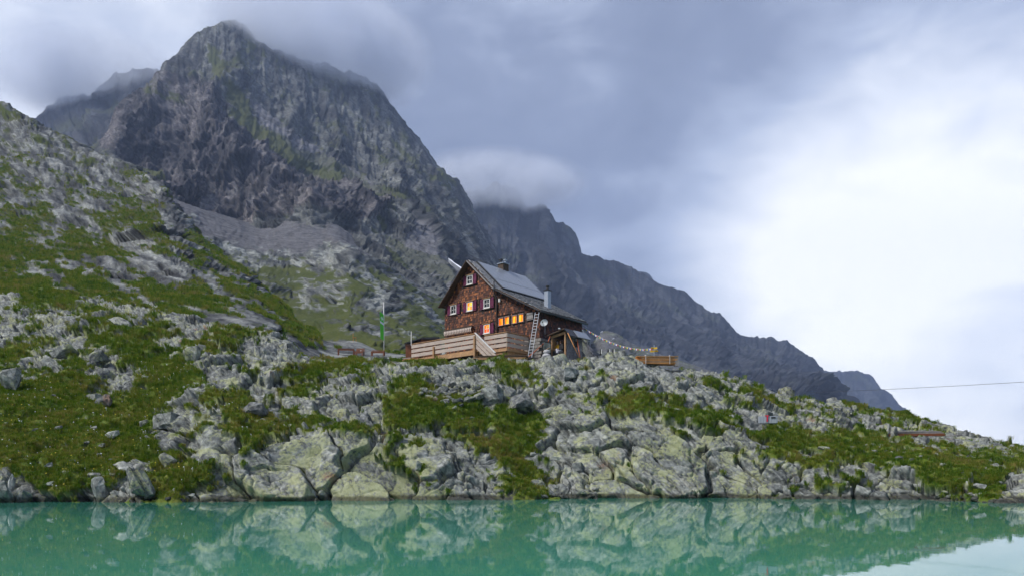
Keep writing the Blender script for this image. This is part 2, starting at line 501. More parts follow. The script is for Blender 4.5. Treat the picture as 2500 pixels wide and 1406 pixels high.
def build_near():
    s = Sheet(near_cols, -440, 3000, 1320, 560, K=30, W=420.0)
    px, py = s.pix(); p = s.p.copy()
    g = grid_lookup(GRASS, 0, 50, 700, 25, px, py)
    n1 = fbm(p * 0.55, 4, 0.55); n2 = fbm(p * 2.1 + 9, 3, 0.5)
    # steep ground sheds turf
    up = s.N[:, 2]
    steep = sstep(up, 0.30, 0.62)
    g0 = g - 0.07 - 0.05 * sstep(px, 1350, 1500) - 0.20 * sstep(py, 980, 900) + n1 * 0.36 + n2 * 0.50 - 0.10 * (1 - steep)
    grass = sstep(g0, 0.50, 0.58)
    flat = sstep(px, 940, 985) * (1 - sstep(px, 1425, 1450)) * sstep(p[:, 1], 47.2, 48.6) * (p[:, 1] < 64)   # levelled hut platform
    flat = np.maximum(flat, sstep(px, 1540, 1565) * (1 - sstep(px, 1655, 1675)) * sstep(p[:, 1], 45.8, 47) * 0.8)
    # rock: tilted slabs (bedding dips to the right), jointed blocks, fine layering
    a = R(50)
    d1 = np.array([math.cos(a), 0.22, -math.sin(a)], np.float32); d1 /= np.linalg.norm(d1)
    nb = np.array([math.sin(a), 0.25, math.cos(a)], np.float32); nb -= d1 * (nb @ d1); nb /= np.linalg.norm(nb)
    e = np.cross(d1, nb)
    w = np.stack([fbm(p * 0.35 + 3, 3), fbm(p * 0.35 + 40, 3), fbm(p * 0.35 + 80, 3)], -1) * 0.7
    pw = p + w
    q = np.stack([pw @ d1, pw @ nb, pw @ e], -1)
    big = sstep(px, 640, 690) * (1 - sstep(px, 1040, 1090)) * sstep(py, 1055, 1085)       # the broad clean lichen-covered slab by the water
    big2 = poly_mask(px + fbm(p * 0.4, 3) * 25, py + fbm(p * 0.4 + 9, 3) * 20, [(1400,1060),(1480,985),(1600,1000),(1750,1030),(1850,1110),(1900,1230),(1420,1230)])
    big2 = np.maximum(big2, poly_mask(px, py, [(470,1010),(560,985),(650,1060),(660,1240),(480,1240)]))
    k2 = 1 - 0.75 * big - 0.45 * big2 * (1 - big)
    r1, c1, b1 = facets(q, (4.4, 1.7, 2.8), 0.0, 0.50, 0.42, 0.45, 0.06)
    r2, c2, b2 = facets(q, (1.7, 0.66, 1.1), 5.3, 0.16, 0.20, 0.16, 0.08)
    r3, c3, b3 = facets(q, (0.60, 0.26, 0.45), 9.1, 0.05, 0.075, 0.03, 0.10)
    rock = r1 + (r2 + r3) * k2 + (ridged(p * 0.45, 3) - 0.8) * 0.14 * k2 + fbm(p * 2.4, 2, 0.55) * 0.02
    # turf: cushions and tussocks, overlapping the rock edges
    f3, f4, _, _ = worley(np.stack([p[:, 0] / 0.75, p[:, 1] / 0.75, p[:, 2] / 0.6], -1) + 2.2, vec=False)
    tus = np.sqrt((1 - f3 * 0.95).clip(0, 1))
    turf = 0.05 + tus * 0.19 + fbm(p * 0.8 + 6, 3) * 0.28 + fbm(p * 5.0, 2) * 0.04
    low = 0.45 * rock.clip(-0.5, 0.6)
    d = rock * (1 - grass) + (turf + 0.35 * low) * grass
    d *= (1 - 0.93 * flat)
    d *= sstep(p[:, 2], -1.2, 0.3) * 0.7 + 0.3
    vr = outward(s.N, 0.55, -d1[None] * 0.30); vd = vr * (1 - grass)[:, None] + s.N * grass[:, None]
    s.displace(d, vd)
    s.attr['grass'] = grass
    s.attr['cell'] = c1 * 0.5 + c2 * 0.3 + c3 * 0.2
    s.attr['slab'] = big + 0.5 * big2
    s.grassmask = grass; s.px, s.py = px, py
    return s

# the left-hand hill and the terrace behind the hut
left_cols = {
 -440: [P9(7,54),(692,82),(680,92),(640,106),(550,150),(460,195),(360,250),(250,310),(185,345)],
 -320: [P9(7,54),(702,80),(690,90),(650,105),(560,150),(470,195),(380,250),(270,310),(205,345)],
 0:    [P9(8,54),(712,78),(688,90),(660,102),(600,128),(520,168),(450,212),(350,275),(247,330)],
 100:  [P9(8,54),(718,78),(690,92),(650,108),(590,134),(540,168),(450,215),(370,262),(292,312)],
 200:  [P9(8,54),(728,78),(700,92),(650,110),(600,134),(540,172),(450,225),(390,268),(331,305)],
 300:  [P9(8,54),(744,74),(712,90),(660,112),(600,140),(520,190),(450,240),(388,282)],
 400:  [P9(7,52),(764,70),(730,86),(670,108),(610,136),(540,178),(490,210),(455,240)],
 500:  [P9(7,50),(795,64),(755,80),(700,102),(650,130),(600,168),(577,190)],
 600:  [P9(7,48),(812,60),(785,72),(740,95),(700,118),(672,140),(657,155)],
 700:  [P9(7,48),(840,60),(826,68),(795,84),(770,100),(750,115),(738,125)],
 760:  [P9(9,54),(858,68),(838,78),(820,90),(805,100),(796,108)],
 800:  [P9(9,54),(876,66),(866,78),(850,86),(838,94),(832,98)],
 860:  [P9(9,54),(880,66),(868,80),(862,86),(842,93),(826,100)],
 930:  [P9(9,54),(882,66),(870,78),(863,85),(856,90),(850,98)],
 1000: [P9(9,54),(884,66),(872,78),(866,85),(862,92),(860,100)],
 1100: [P9(9,54),(886,66),(880,78),(878,85),(876,92),(876,100)],
 1200: [P9(8,54),(905,66),(905,78),(905,85),(905,92),(905,100)],
}
# knoll, boulder field and scree below the peak
valley_cols = {
 330:  [(640,150),(560,260),(500,360),(470,440),(440,520),(415,600)],
 450:  [(720,150),(640,240),(590,330),(550,410),(510,480),(480,580)],
 560:  [(850,120),(740,210),(660,290),(620,360),(575,440),(524,580)],
 640:  [(860,120),(760,205),(690,275),(645,340),(602,430),(547,585)],
 720:  [(860,125),(775,205),(700,290),(648,350),(618,420),(524,585)],
 790:  [(860,130),(760,225),(680,305),(630,350),(615,420),(530,590)],
 840:  [(860,135),(750,230),(680,295),(620,345),(596,368),(610,420),(552,590)],
 900:  [(860,140),(765,225),(700,290),(655,335),(628,362),(632,440),(605,560)],
 960:  [(862,145),(790,220),(730,280),(690,325),(662,355),(668,440),(645,540)],
 1020: [(864,150),(805,220),(760,280),(735,315),(712,345),(694,440),(675,540)],
 1090: [(866,150),(830,220),(800,280),(775,315),(735,380),(728,450),(712,540)],
 1160: [(870,160),(850,220),(830,280),(810,330),(780,390),(765,450),(750,540)],
 1260: [(880,170),(865,230),(850,290),(835,340),(810,400),(780,480),(720,650)],
 1400: [(890,180),(880,240),(865,300),(848,350),(822,420),(795,500),(765,650)],
 1480: [(905,180),(895,240),(882,300),(868,360),(850,430),(828,510),(800,650)],
 1560: [(920,180),(912,240),(902,300),(892,360),(880,440),(862,520),(840,650)],
 1700: [(950,180),(945,240),(938,300),(930,360),(920,440),(905,520),(890,650)],
 1900: [(1000,180),(998,240),(994,300),(990,360),(984,440),(975,520),(960,650)],
 2150: [(1060,180),(1058,240),(1054,300),(1050,360),(1044,440),(1035,520),(1020,650)],
 2800: [(1145,180),(1142,240),(1140,300),(1138,360),(1136,440),(1134,520),(1130,650)],
}
mount_cols = {
 150:  [(560,480),(470,560),(420,650),(400,750)],
 235:  [(540,480),(440,560),(370,650),(345,720)],
 262:  [(540,480),(440,560),(360,650),(305,735)],
 285:  [(540,480),(440,560),(370,640),(300,700),(238,780)],
 350:  [(560,470),(470,560),(400,630),(300,740),(192,900)],
 420:  [(580,470),(505,560),(440,610),(300,760),(200,890),(128,1000)],
 480:  [(600,470),(535,560),(480,600),(350,700),(200,880),(78,1080)],
 515:  [(610,470),(550,560),(510,590),(380,680),(250,820),(140,980),(44,1150)],
 555:  [(620,470),(560,560),(520,590),(400,670),(300,780),(180,930),(30,1180)],
 588:  [(630,465),(562,560),(525,590),(415,660),(322,775),(200,945),(40,1190)],
 620:  [(640,460),(565,560),(530,590),(430,650),(345,770),(220,960),(66,1200)],
 700:  [(650,450),(560,560),(520,590),(450,640),(385,770),(250,990),(118,1230)],
 780:  [(650,450),(550,560),(500,600),(450,655),(415,810),(280,1030),(155,1250)],
 860:  [(650,450),(600,540),(545,595),(480,670),(440,810),(300,1060),(172,1270)],
 925:  [(660,450),(610,540),(570,590),(500,690),(410,880),(300,1100),(198,1275)],
 1000: [(690,440),(640,540),(575,610),(510,710),(430,900),(312,1235)],
 1060: [(720,440),(665,540),(600,620),(510,790),(440,950),(376,1225)],
 1118: [(740,440),(690,540),(630,640),(540,830),(480,1000),(430,1205)],
 1150: [(750,440),(710,550),(650,660),(580,850),(530,1000),(494,1185)],
 1200: [(780,440),(740,560),(690,680),(640,850),(610,980),(580,1130)],
 1226: [(800,440),(760,560),(730,680),(690,800),(655,900),(632,1000)],
 1260: [(820,440),(790,560),(775,650),(765,750),(755,850),(745,900)],
 1400: [(860,440),(850,560),(848,650),(846,750),(845,850),(844,900)],
}
for k in mount_cols:      # the foot of the face goes down under the scree
    py_, Y_ = mount_cols[k][0]; mount_cols[k] = [(py_ + 75, Y_ - 55)] + mount_cols[k]
def ridge_cols(sky, Y, base_py, fr=0.55):
    """columns for a far ridge: a skyline, and a face falling towards the viewer"""
    c = {}
    for x, y in sky:
        b = max(base_py, y + 60)
        c[x] = [(b, Y * fr), (y + (b - y) * 0.62, Y * (fr + (1 - fr) * 0.38)), (y + (b - y) * 0.3, Y * (fr + (1 - fr) * 0.72)), (y, Y)]
    return c
ridge_sky = [(980,340),(1080,420),(1150,462),(1215,448),(1268,464),(1290,488),(1318,482),(1342,505),(1358,530),(1385,545),(1410,570),(1424,600),(1450,614),
             (1490,628),(1520,640),(1560,655),(1600,672),(1640,690),(1680,716),(1720,742),(1765,765),(1800,800),(1850,812),(1900,820),(1950,848),
             (1990,880),(2015,915),(2030,945),(2050,985),(2110,1060),(2200,1100)]
far_sky = [(1900,960),(1985,912),(2020,903),(2060,904),(2090,903),(2120,912),(2150,935),(2185,965),(2215,1000),(2250,1022),(2330,1060),(2450,1095)]
tip_sky = [(1480,660),(1540,655),(1562,658),(1580,664),(1600,680),(1650,730)]
lpeak_sky = [(-80,340),(60,285),(90,268),(130,248),(170,234),(220,212),(280,180),(360,160),(460,200)]

# materials for the land
def land_coords(t):
    tc = t.nodes.new('ShaderNodeTexCoord'); return tc.outputs['Object']
def attr(t, name):
    a = t.nodes.new('ShaderNodeAttribute'); a.attribute_name = name; return a.outputs['Fac']

def mat_near(loose=False, gain=1.0):
    m, t, b = new_mat('loose_rock' if loose else 'near_rock_and_turf'); v = land_coords(t)
    g = attr(t, 'grass'); cell = attr(t, 'cell'); slab = attr(t, 'slab')
    if loose:
        v = t.nodes.new('ShaderNodeNewGeometry').outputs['Position']; cell = t.nodes.new('ShaderNodeObjectInfo').outputs['Random']
    nl = noise_out(t, v, 0.6, 5, 0.6); nm = noise_out(t, v, 3.5, 6, 0.62, 0.4); nf = noise_out(t, v, 16, 5, 0.65)
    rockc = ramp_node(t, nm, [(0.28, (0.060, 0.064, 0.066)), (0.45, (0.165, 0.174, 0.165)), (0.60, (0.29, 0.30, 0.285)), (0.78, (0.47, 0.48, 0.46))])
    mp = t.nodes.new('ShaderNodeMapping'); mp.inputs['Rotation'].default_value = (0, R(50), 0); mp.inputs['Scale'].default_value = (0.35, 1.0, 3.2)
    mp.vector_type = 'TEXTURE'; mp.inputs['Scale'].default_value = (2.8, 1.2, 0.32); t.links.new(v, mp.inputs['Vector'])
    sk = noise_out(t, mp.outputs[0], 1.6, 5, 0.62, 0.5)
    rockc = mixc(t, 0.8, rockc, ramp_node(t, sk, [(0.36, (0.30, 0.31, 0.33)), (0.48, (0.90, 0.91, 0.90)), (0.64, (1.3, 1.3, 1.27))]), 'MULTIPLY')
    rockc = mixc(t, 0.85, rockc, ramp_node(t, cell, [(0.1, (0.62, 0.62, 0.66)), (0.5, (0.95, 0.96, 0.95)), (0.9, (1.3, 1.27, 1.22))]), 'MULTIPLY')
    if gain != 1: rockc = mixc(t, 1.0, rockc, (gain, gain, gain), 'MULTIPLY')
    # yellow-green map lichen in patches, dark lichen specks
    li = math_node(t, 'ADD', math_node(t, 'MULTIPLY', noise_out(t, v, 1.1, 3, 0.5), 0.55), math_node(t, 'MULTIPLY', noise_out(t, v, 7.0, 6, 0.7, 0.6), 0.62))
    li = math_node(t, 'ADD', li, math_node(t, 'MULTIPLY', slab, 0.08))
    rockc = mixc(t, map_range(t, li, 0.60, 0.70, 0, 0.6), rockc, ramp_node(t, nf, [(0.3, (0.31, 0.33, 0.15)), (0.7, (0.46, 0.48, 0.22))]))
    dk = noise_out(t, v, 9.0, 4, 0.7)
    rockc = mixc(t, map_range(t, dk, 0.60, 0.72, 0, 0.7), rockc, (0.07, 0.07, 0.075))
    ru = math_node(t, 'ADD', noise_out(t, v, 0.42, 2, 0.5), math_node(t, 'MULTIPLY', nf, 0.22))
    rockc = mixc(t, map_range(t, ru, 0.80, 0.87, 0, 0.6), rockc, (0.26, 0.12, 0.06))
    gn = noise_out(t, v, 0.5, 4, 0.6); gf = noise_out(t, v, 5.0, 5, 0.65)
    gr = ramp_node(t, math_node(t, 'ADD', math_node(t, 'MULTIPLY', gn, 0.55), math_node(t, 'MULTIPLY', gf, 0.5)),
                   [(0.34, (0.040, 0.068, 0.007)), (0.48, (0.090, 0.140, 0.012)), (0.60, (0.140, 0.165, 0.022)), (0.75, (0.21, 0.18, 0.055))])
    sep = t.nodes.new('ShaderNodeSeparateXYZ'); t.links.new(t.nodes.new('ShaderNodeNewGeometry').outputs['Position'], sep.inputs[0])
    wet = map_range(t, math_node(t, 'ADD', sep.outputs['Z'], math_node(t, 'MULTIPLY', nl, -0.35)), 0.10, -0.04)      # splash zone: wet dark stone at the waterline
    rockc = mixc(t, wet, rockc, mixc(t, 1.0, rockc, (0.30, 0.29, 0.27), 'MULTIPLY'))
    t.links.new(mixc(t, g, rockc, gr), b.inputs['Base Color'])
    b.inputs['Roughness'].default_value = 0.85; b.inputs['Specular IOR Level'].default_value = 0.25
    h = math_node(t, 'ADD', math_node(t, 'ADD', nm, math_node(t, 'MULTIPLY', sk, 1.2)), math_node(t, 'MULTIPLY', nf, 0.5))
    bump(t, b, h, 0.55, 0.10)
    return m

def mat_far(name, rock, grassc, screec, sc=1.0, dist=1.0):
    m, t, b = new_mat(name); v = land_coords(t)
    g = attr(t, 'grass'); s_ = attr(t, 'scree'); cell = attr(t, 'cell'); face = attr(t, 'face')
    n1 = noise_out(t, v, 0.02 * sc, 5, 0.6); n2 = noise_out(t, v, 0.12 * sc, 6, 0.65, 0.4); n3 = noise_out(t, v, 0.6 * sc, 4, 0.7)
    mp = t.nodes.new('ShaderNodeMapping'); mp.vector_type = 'TEXTURE'; mp.inputs['Rotation'].default_value = (0, R(46), 0)
    mp.inputs['Scale'].default_value = (3.0, 1.3, 0.42); t.links.new(v, mp.inputs['Vector'])
    n4 = noise_out(t, mp.outputs[0], 0.22 * sc, 6, 0.66, 0.5)
    mixn = math_node(t, 'ADD', math_node(t, 'ADD', math_node(t, 'MULTIPLY', n2, 0.3), math_node(t, 'MULTIPLY', n3, 0.3)), math_node(t, 'MULTIPLY', n4, 0.4))
    rc = ramp_node(t, mixn, [(0.37, rock[0]), (0.47, rock[1]), (0.56, rock[2]), (0.66, rock[3])])
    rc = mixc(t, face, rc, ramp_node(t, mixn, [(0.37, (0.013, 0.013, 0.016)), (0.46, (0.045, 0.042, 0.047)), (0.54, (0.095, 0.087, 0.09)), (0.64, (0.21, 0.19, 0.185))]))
    sk = map_range(t, attr(t, 'streak'), -0.7, 0.7, 0, 1, False)
    rc = mixc(t, 0.9, rc, ramp_node(t, sk, [(0.2, (0.40, 0.40, 0.43)), (0.5, (0.95, 0.95, 0.95)), (0.8, (1.7, 1.68, 1.62))]), 'MULTIPLY')
    rc = mixc(t, 0.8, rc, ramp_node(t, cell, [(0.1, (0.66, 0.64, 0.68)), (0.5, (1, 1, 1)), (0.9, (1.3, 1.26, 1.22))]), 'MULTIPLY')
    gc = ramp_node(t, math_node(t, 'ADD', math_node(t, 'MULTIPLY', n1, 0.5), math_node(t, 'MULTIPLY', n3, 0.5)),
                   [(0.3, grassc[0]), (0.5, grassc[1]), (0.7, grassc[2])])
    sc_ = ramp_node(t, math_node(t, 'ADD', math_node(t, 'MULTIPLY', n3, 0.45), math_node(t, 'MULTIPLY', n2, 0.55)), [(0.40, tuple(c * 0.45 for c in screec)), (0.5, screec), (0.62, tuple(c * 1.5 for c in screec))])
    c = mixc(t, g, rc, gc); c = mixc(t, s_, c, sc_)
    t.links.new(c, b.inputs['Base Color'])
    b.inputs['Roughness'].default_value = 0.9; b.inputs['Specular IOR Level'].default_value = 0.15
    bump(t, b, mixn, 0.6, 2.0 * dist)
    return m

def crags(p, size, seed, nb, d1):
    """broken rock: jointed cells at three sizes plus ridged noise; returned in units of size"""
    w = np.stack([fbm(p / size * 0.6 + seed + k * 37, 3) for k in range(3)], -1) * (0.45 * size)
    pw = p + w
    e = np.cross(d1, nb)
    q = np.stack([pw @ d1, pw @ nb, pw @ e], -1)
    r1, c1, b1 = facets(q, (size * 1.5, size * 0.8, size * 1.2), seed, 0.18 * size, 0.38 * size, 0.10 * size, 0.08)
    r2, c2, b2 = facets(q, (size * 0.50, size * 0.30, size * 0.42), seed * 2, 0.08 * size, 0.11 * size, 0.035 * size, 0.10)
    d = (r1 + r2) / size + (ridged(p / size * 0.7 + seed, 4) - 0.8) * 0.20 + fbm(p / size * 4 + seed, 3, 0.6) * 0.04
    return d, c1 * 0.55 + c2 * 0.45

LEFT_G = [  # left hill turf share, 100 x 50 cells from (0, 230)
 "55555555555","45555555555","54555555555","54455555555","54554555555","65554555555","87764456555","86655545555","77655554555","88756665545","89867665445","78777666544","67776665444","55555554444"]
VAL_G = [   # valley turf share, 100 x 50 cells from (300, 400)
 "00000000000000","11000000000000","11010001000000","21001101210000","32220044543200","43387436543233","44464536665443","45566555664455","55556566656566","55556666666677","66666677777777","66666677777777"]
VAL_S = [   # valley scree share
 "99999999900000","99999999999999","99999999999999","88999999989999","65888988437999","44211200018999","33112200004888","22211200001477","11111100000234","00000000000111","00000000000000","00000000000000"]
MT_G = [    # mountain turf share, 50 x 50 cells from (200, 0)
 "0000000000000000000000","0000000100000000000000","0000002100000000000000","0000013310000000000000","0001105431000000000000","0003005441000000000000","0000004663100000000000",
 "0000002585200000000000","0000000288310010000000","0000000026842000110000","0000000001288421100000","0000000010012753220000","0000000011000265332100","0000000000000145433200","0000000000000056545432","0000000000000055556543"]
MT_S = [
 "0000000000000000000000","0000000011000000000000","0000000012000000000000","0000000012200000000000","0000000003320000000000","0000000003320000000000","0000000002331000000000",
 "0000000002442000000000","0000000001353100000000","0004000000245310000000","0036400000013541000000","0047764000000244000000","0048998864000023343210","0058999999864333434430","0058999999998644456555","0058999999999876666666"]

for k in valley_cols: valley_cols[k] = [P9(8, 90) if k < 1450 else P9(-20, 110)] + valley_cols[k]
def build_left():
    s = Sheet(left_cols, -440, 1200, 580, 300, K=24)
    px, py = s.pix(); p = s.p.copy()
    g = grid_lookup([(r + r[-1] * 2)[:12] for r in LEFT_G], 0, 100, 230, 50, px, py)
    d1, nb = beds(s, 0.7, (px < 500) & (py < 700))
    dist = p[:, 1]
    q = p / 9.0
    # strips of rock and turf run down the fall line, as the bedding does
    e = np.cross(d1, nb); st = np.stack([p @ d1 / 26.0, p @ nb / 4.5, p @ e / 40.0], -1)
    gn = 0.05 + g * 0.60 + fbm(st, 4, 0.6) * 0.52 + fbm(p / 1.8, 3, 0.6) * 0.36
    grass = sstep(gn, 0.44, 0.62)
    d, c = crags(p, 5.0, 3.0, nb, d1)
    d2, c2 = crags(p, 16.0, 11.0, nb, d1)
    bed = sstep(py, 610, 690) * 0.35
    d = d * 5.5 * 0.55 * (1 - 0.72 * grass) + d2 * 16 * 0.36 * (1 - 0.5 * grass) + grass * (0.3 + fbm(p / 1.8, 3) * 0.3)
    terr = sstep(px, 770, 800) * sstep(p[:, 1], 62, 70) + (1 - sstep(p[:, 1], 58, 80))
    d *= (0.5 + 0.5 * sstep(dist, 80, 150)) * (1 - 0.85 * np.clip(terr, 0, 1))
    vd = outward(s.N, 0.06)
    s.displace(d, vd)
    s.grassmask = grass
    s.attr = {'grass': grass, 'scree': np.zeros_like(grass), 'cell': c * 0.6 + c2 * 0.4, 'face': np.zeros_like(grass), 'streak': fbm(np.stack([p @ d1 / 16.0, p @ nb / 2.4, p @ e / 7.0], -1) + 7, 5, 0.62)}
    return s

def build_valley():
    s = Sheet(valley_cols, 330, 2800, 580, 240, K=26, back=(1.05, 0.06, 1.3, 0.2))
    px, py = s.pix(); p = s.p.copy()
    g = grid_lookup(VAL_G, 300, 100, 400, 50, px, py); sc = grid_lookup(VAL_S, 300, 100, 400, 50, px, py)
    d1, nb = beds(s, 0.8, (px > 560) & (px < 1100)); e = np.cross(d1, nb)
    st = np.stack([p @ d1 / 40.0, p @ nb / 10.0, p @ e / 60.0], -1)
    n = fbm(st, 4, 0.55)
    wx = px + fbm(p / 16.0, 4) * 16; wy = py + fbm(p / 16.0 + 20, 4) * 12
    sc = np.maximum(poly_mask(wx, wy, [(300,400),(400,455),(480,480),(560,520),(624,545),(666,540),(720,520),(755,500),(797,535),(848,550),(874,575),(912,612),(976,648),(1040,676),(1098,712),(1180,760),(1140,770),(1088,728),(1040,712),(976,668),(928,640),(880,619),(842,590),(784,598),(746,620),(688,612),(618,606),(560,592),(496,580),(464,532),(400,500),(300,440)]), sstep(px, 1380, 1440) * 0.55)
    scree = sstep(sc + n * 0.25 + fbm(p / 6.0, 3) * 0.2, 0.42, 0.62)
    grass = sstep(g * 0.85 + 0.08 + n * 0.5 + fbm(p / 4.0, 4, 0.65) * 0.42, 0.42, 0.58) * (1 - scree)
    d, c = crags(p, 9.0, 5.0, nb, d1)
    r_ = (1 - scree) * (1 - 0.75 * grass)
    d = d * 9 * 0.7 * (0.16 + r_) + fbm(p / 3.0, 4, 0.65) * 1.3 * (1 - grass) + fbm(p / 40.0, 3) * 4 * (1 - scree)
    vd = outward(s.N, 0.06)
    s.displace(d, vd)
    s.attr = {'grass': grass, 'scree': scree, 'cell': c * (1 - scree) + 0.5 * scree, 'streak': fbm(np.stack([p @ d1 / 34.0, p @ nb / 5.0, p @ e / 15.0], -1) + 7, 5, 0.62) * (1 - scree)}
    return s

MT_GRASS = [([(545,225),(580,235),(640,300),(720,345),(820,400),(920,455),(1010,488),(1000,512),(900,475),(800,440),(700,390),(620,345),(570,290)], 1.0),
            ([(505,110),(545,125),(575,200),(610,262),(565,262),(525,180)], 0.55), ([(345,195),(420,200),(445,245),(360,240)], 0.6),
            ([(895,555),(1000,600),(1060,640),(1125,695),(1080,695),(960,632)], 0.9), ([(895,505),(935,530),(930,565),(905,545)], 0.9),
            ([(325,395),(400,425),(420,450),(350,425)], 0.8), ([(1060,420),(1100,425),(1105,460),(1075,465)], 0.5)]
MT_SCREE = [([(592,235),(622,240),(700,318),(800,383),(900,438),(962,480),(940,486),(850,442),(740,378),(640,312)], 0.75),
            ([(1000,520),(1050,580),(1100,640),(1150,690),(1200,740),(1150,760),(1050,690),(960,620),(880,560),(930,575),(990,600)], 0.9),
            ([(640,60),(690,110),(760,170),(740,180),(670,120)], 0.5)]
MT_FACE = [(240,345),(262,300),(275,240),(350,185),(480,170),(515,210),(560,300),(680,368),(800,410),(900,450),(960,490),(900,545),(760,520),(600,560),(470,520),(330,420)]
def build_mount():
    s = Sheet(mount_cols, 150, 1400, 600, 420, K=28, back=(1.04, 0.05, 1.4, 0.45))
    px, py = s.pix(); p = s.p.copy()
    d1, nb = beds(s, 1.15, (px > 450) & (px < 1000) & (py > 100) & (py < 520)); e = np.cross(d1, nb)
    st = np.stack([p @ d1 / 130.0, p @ nb / 20.0, p @ e / 160.0], -1)
    n = fbm(st, 5, 0.6); n2 = fbm(p / 11.0, 4, 0.6)
    wx = px + fbm(p / 45.0, 4) * 22; wy = py + fbm(p / 45.0 + 20, 4) * 16
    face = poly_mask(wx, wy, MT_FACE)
    grass = np.zeros_like(px); scree = np.zeros_like(px)
    for poly, k in MT_GRASS: grass = np.maximum(grass, k * poly_mask(wx, wy, poly))
    for poly, k in MT_SCREE: scree = np.maximum(scree, k * poly_mask(wx, wy, poly))
    scree = np.maximum(scree, sstep(py, 560, 590) * (px < 860) * (1 - face))
    right = (1 - face) * (1 - sstep(py, 520, 560))
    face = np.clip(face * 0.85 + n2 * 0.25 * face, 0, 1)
    grass = sstep(grass + 0.32 * right + n * 0.42 + n2 * 0.30, 0.42, 0.70)
    scree = sstep(scree + 0.12 * right + n * 0.35 + n2 * 0.2, 0.50, 0.72) * (1 - grass * 0.7)
    grass = grass * (1 - scree)
    d, c = crags(p, 46.0, 4.0, nb, d1); d2, c2 = crags(p, 14.0, 14.0, nb, d1)
    gul = ridged(np.stack([p @ nb / 70.0, p @ d1 / 480.0, p @ e / 500.0], -1), 5)
    k = (1 - 0.8 * scree) * (1 - 0.55 * grass) * (0.62 + 0.38 * face)
    low = sstep(py, 520, 580)
    edge = 0.2 + 0.8 * sstep(px, 265, 360)
    d = (d * 46 * 0.50 + d2 * 14 * 0.9 + (gul - 0.8) * 26) * np.maximum(k, 0.2 * low) * edge * s.rim(0.22) + fbm(p / 7.0, 3, 0.6) * 2.0
    s.displace(d, outward(s.N, 0.16))
    # jagged crest
    r_ = np.arange(s.nr)[:, None] / (s.nr - 1.0) + np.zeros((1, s.nc)); r_ = r_.reshape(-1)
    j = (ridged(np.stack([px / 34.0, p[:, 1] / 260.0, np.zeros_like(px)], -1) + 3, 4) - 0.85) * 7.0 + fbm(np.stack([px / 9.0, p[:, 1] / 120.0, px * 0], -1), 2) * 2.5
    s.displace(j * 0.55 * sstep(p[:, 1] / 1200, 0.5, 0.9) * (0.4 + 0.6 * sstep(py, 40, 120)), np.array([[0, 0, 1.0]], np.float32))
    s.attr = {'grass': grass, 'scree': scree, 'cell': c * 0.4 + c2 * 0.6, 'face': face, 'streak': fbm(np.stack([p @ d1 / 110.0, p @ nb / 13.0, p @ e / 45.0], -1) + 7, 5, 0.62)}
    return s

def build_ridge(cols, x0, x1, nc, nr, size, seed, amp=1.0, jag=1.0):
    s = Sheet(cols, x0, x1, nc, nr, K=20, back=(1.02, 0.03, 1.12, 0.25))
    p = s.p.copy(); px, py = s.pix(); D = float(np.median(p[:, 1]))
    d1, nb = beds(s, 1.1, np.broadcast_to(np.arange(s.nr)[:, None] < s.nr * 0.45, (s.nr, s.nc)).reshape(-1)); e = np.cross(d1, nb)
    d, c = crags(p, size, seed, nb, d1); d2, c2 = crags(p, size * 0.33, seed + 7, nb, d1)
    gul = ridged(np.stack([p @ nb / (size * 1.4), p @ d1 / (size * 7), p @ e / (size * 6)], -1) + seed, 5)
    rim = s.rim(0.2)
    s.displace((d * size * 0.35 + d2 * size * 0.24 + (gul - 0.8) * size * 0.34) * amp * rim, outward(s.N, 0.1))
    u = p[:, 0] / p[:, 1] * FPX
    j = ((ridged(np.stack([u / 42.0, u * 0 + seed, u * 0], -1), 5, 0.6) - 0.9) * 9 + fbm(np.stack([u / 8.0, u * 0 + seed, u * 0], -1), 3) * 3.0) * D / FPX
    s.displace(j * 0.6 * jag * sstep(p[:, 2], np.percentile(p[:, 2], 10), np.percentile(p[:, 2], 60)), np.array([[0, 0, 1.0]], np.float32))
    n = fbm(p / (size * 1.2) + seed, 5, 0.6)
    s.attr = {'grass': sstep(n, 0.15, 0.7) * 0.6, 'scree': sstep(n + (py - 760 - (px - 1400) * 0.28) / 120.0, 0.1, 0.5) * sstep(px, 1900, 1500) * (px > 900), 'cell': c * 0.5 + c2 * 0.5, 'face': np.zeros_like(n), 'streak': fbm(np.stack([p @ d1 / 260.0, p @ nb / 34.0, p @ e / 110.0], -1) + 7, 5, 0.62)}
    return s

near = build_near()
M_near = mat_near()
near_obj = near.build('shore_hillside', M_near)
M_left = mat_far('left_hill_ground', [(0.045, 0.05, 0.052), (0.115, 0.12, 0.12), (0.20, 0.21, 0.20), (0.33, 0.34, 0.32)],
                 [(0.028, 0.042, 0.006), (0.062, 0.080, 0.011), (0.115, 0.110, 0.024)], (0.25, 0.25, 0.25), 2.6, 0.4)
left = build_left(); left_obj = left.build('left_hillside', M_left)
M_val = mat_far('valley_ground', [(0.05, 0.055, 0.058), (0.125, 0.135, 0.13), (0.22, 0.23, 0.215), (0.34, 0.35, 0.33)],
                [(0.04, 0.055, 0.012), (0.075, 0.09, 0.02), (0.12, 0.12, 0.035)], (0.125, 0.122, 0.126), 1.1, 1.0)
val = build_valley(); val_obj = val.build('valley_slope', M_val)
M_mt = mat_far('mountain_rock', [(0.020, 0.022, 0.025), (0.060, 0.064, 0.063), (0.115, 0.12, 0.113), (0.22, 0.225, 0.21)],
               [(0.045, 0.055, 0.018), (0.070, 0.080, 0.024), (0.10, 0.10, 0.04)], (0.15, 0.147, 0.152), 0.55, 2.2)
mt = build_mount(); mt_obj = mt.build('mountain', M_mt)
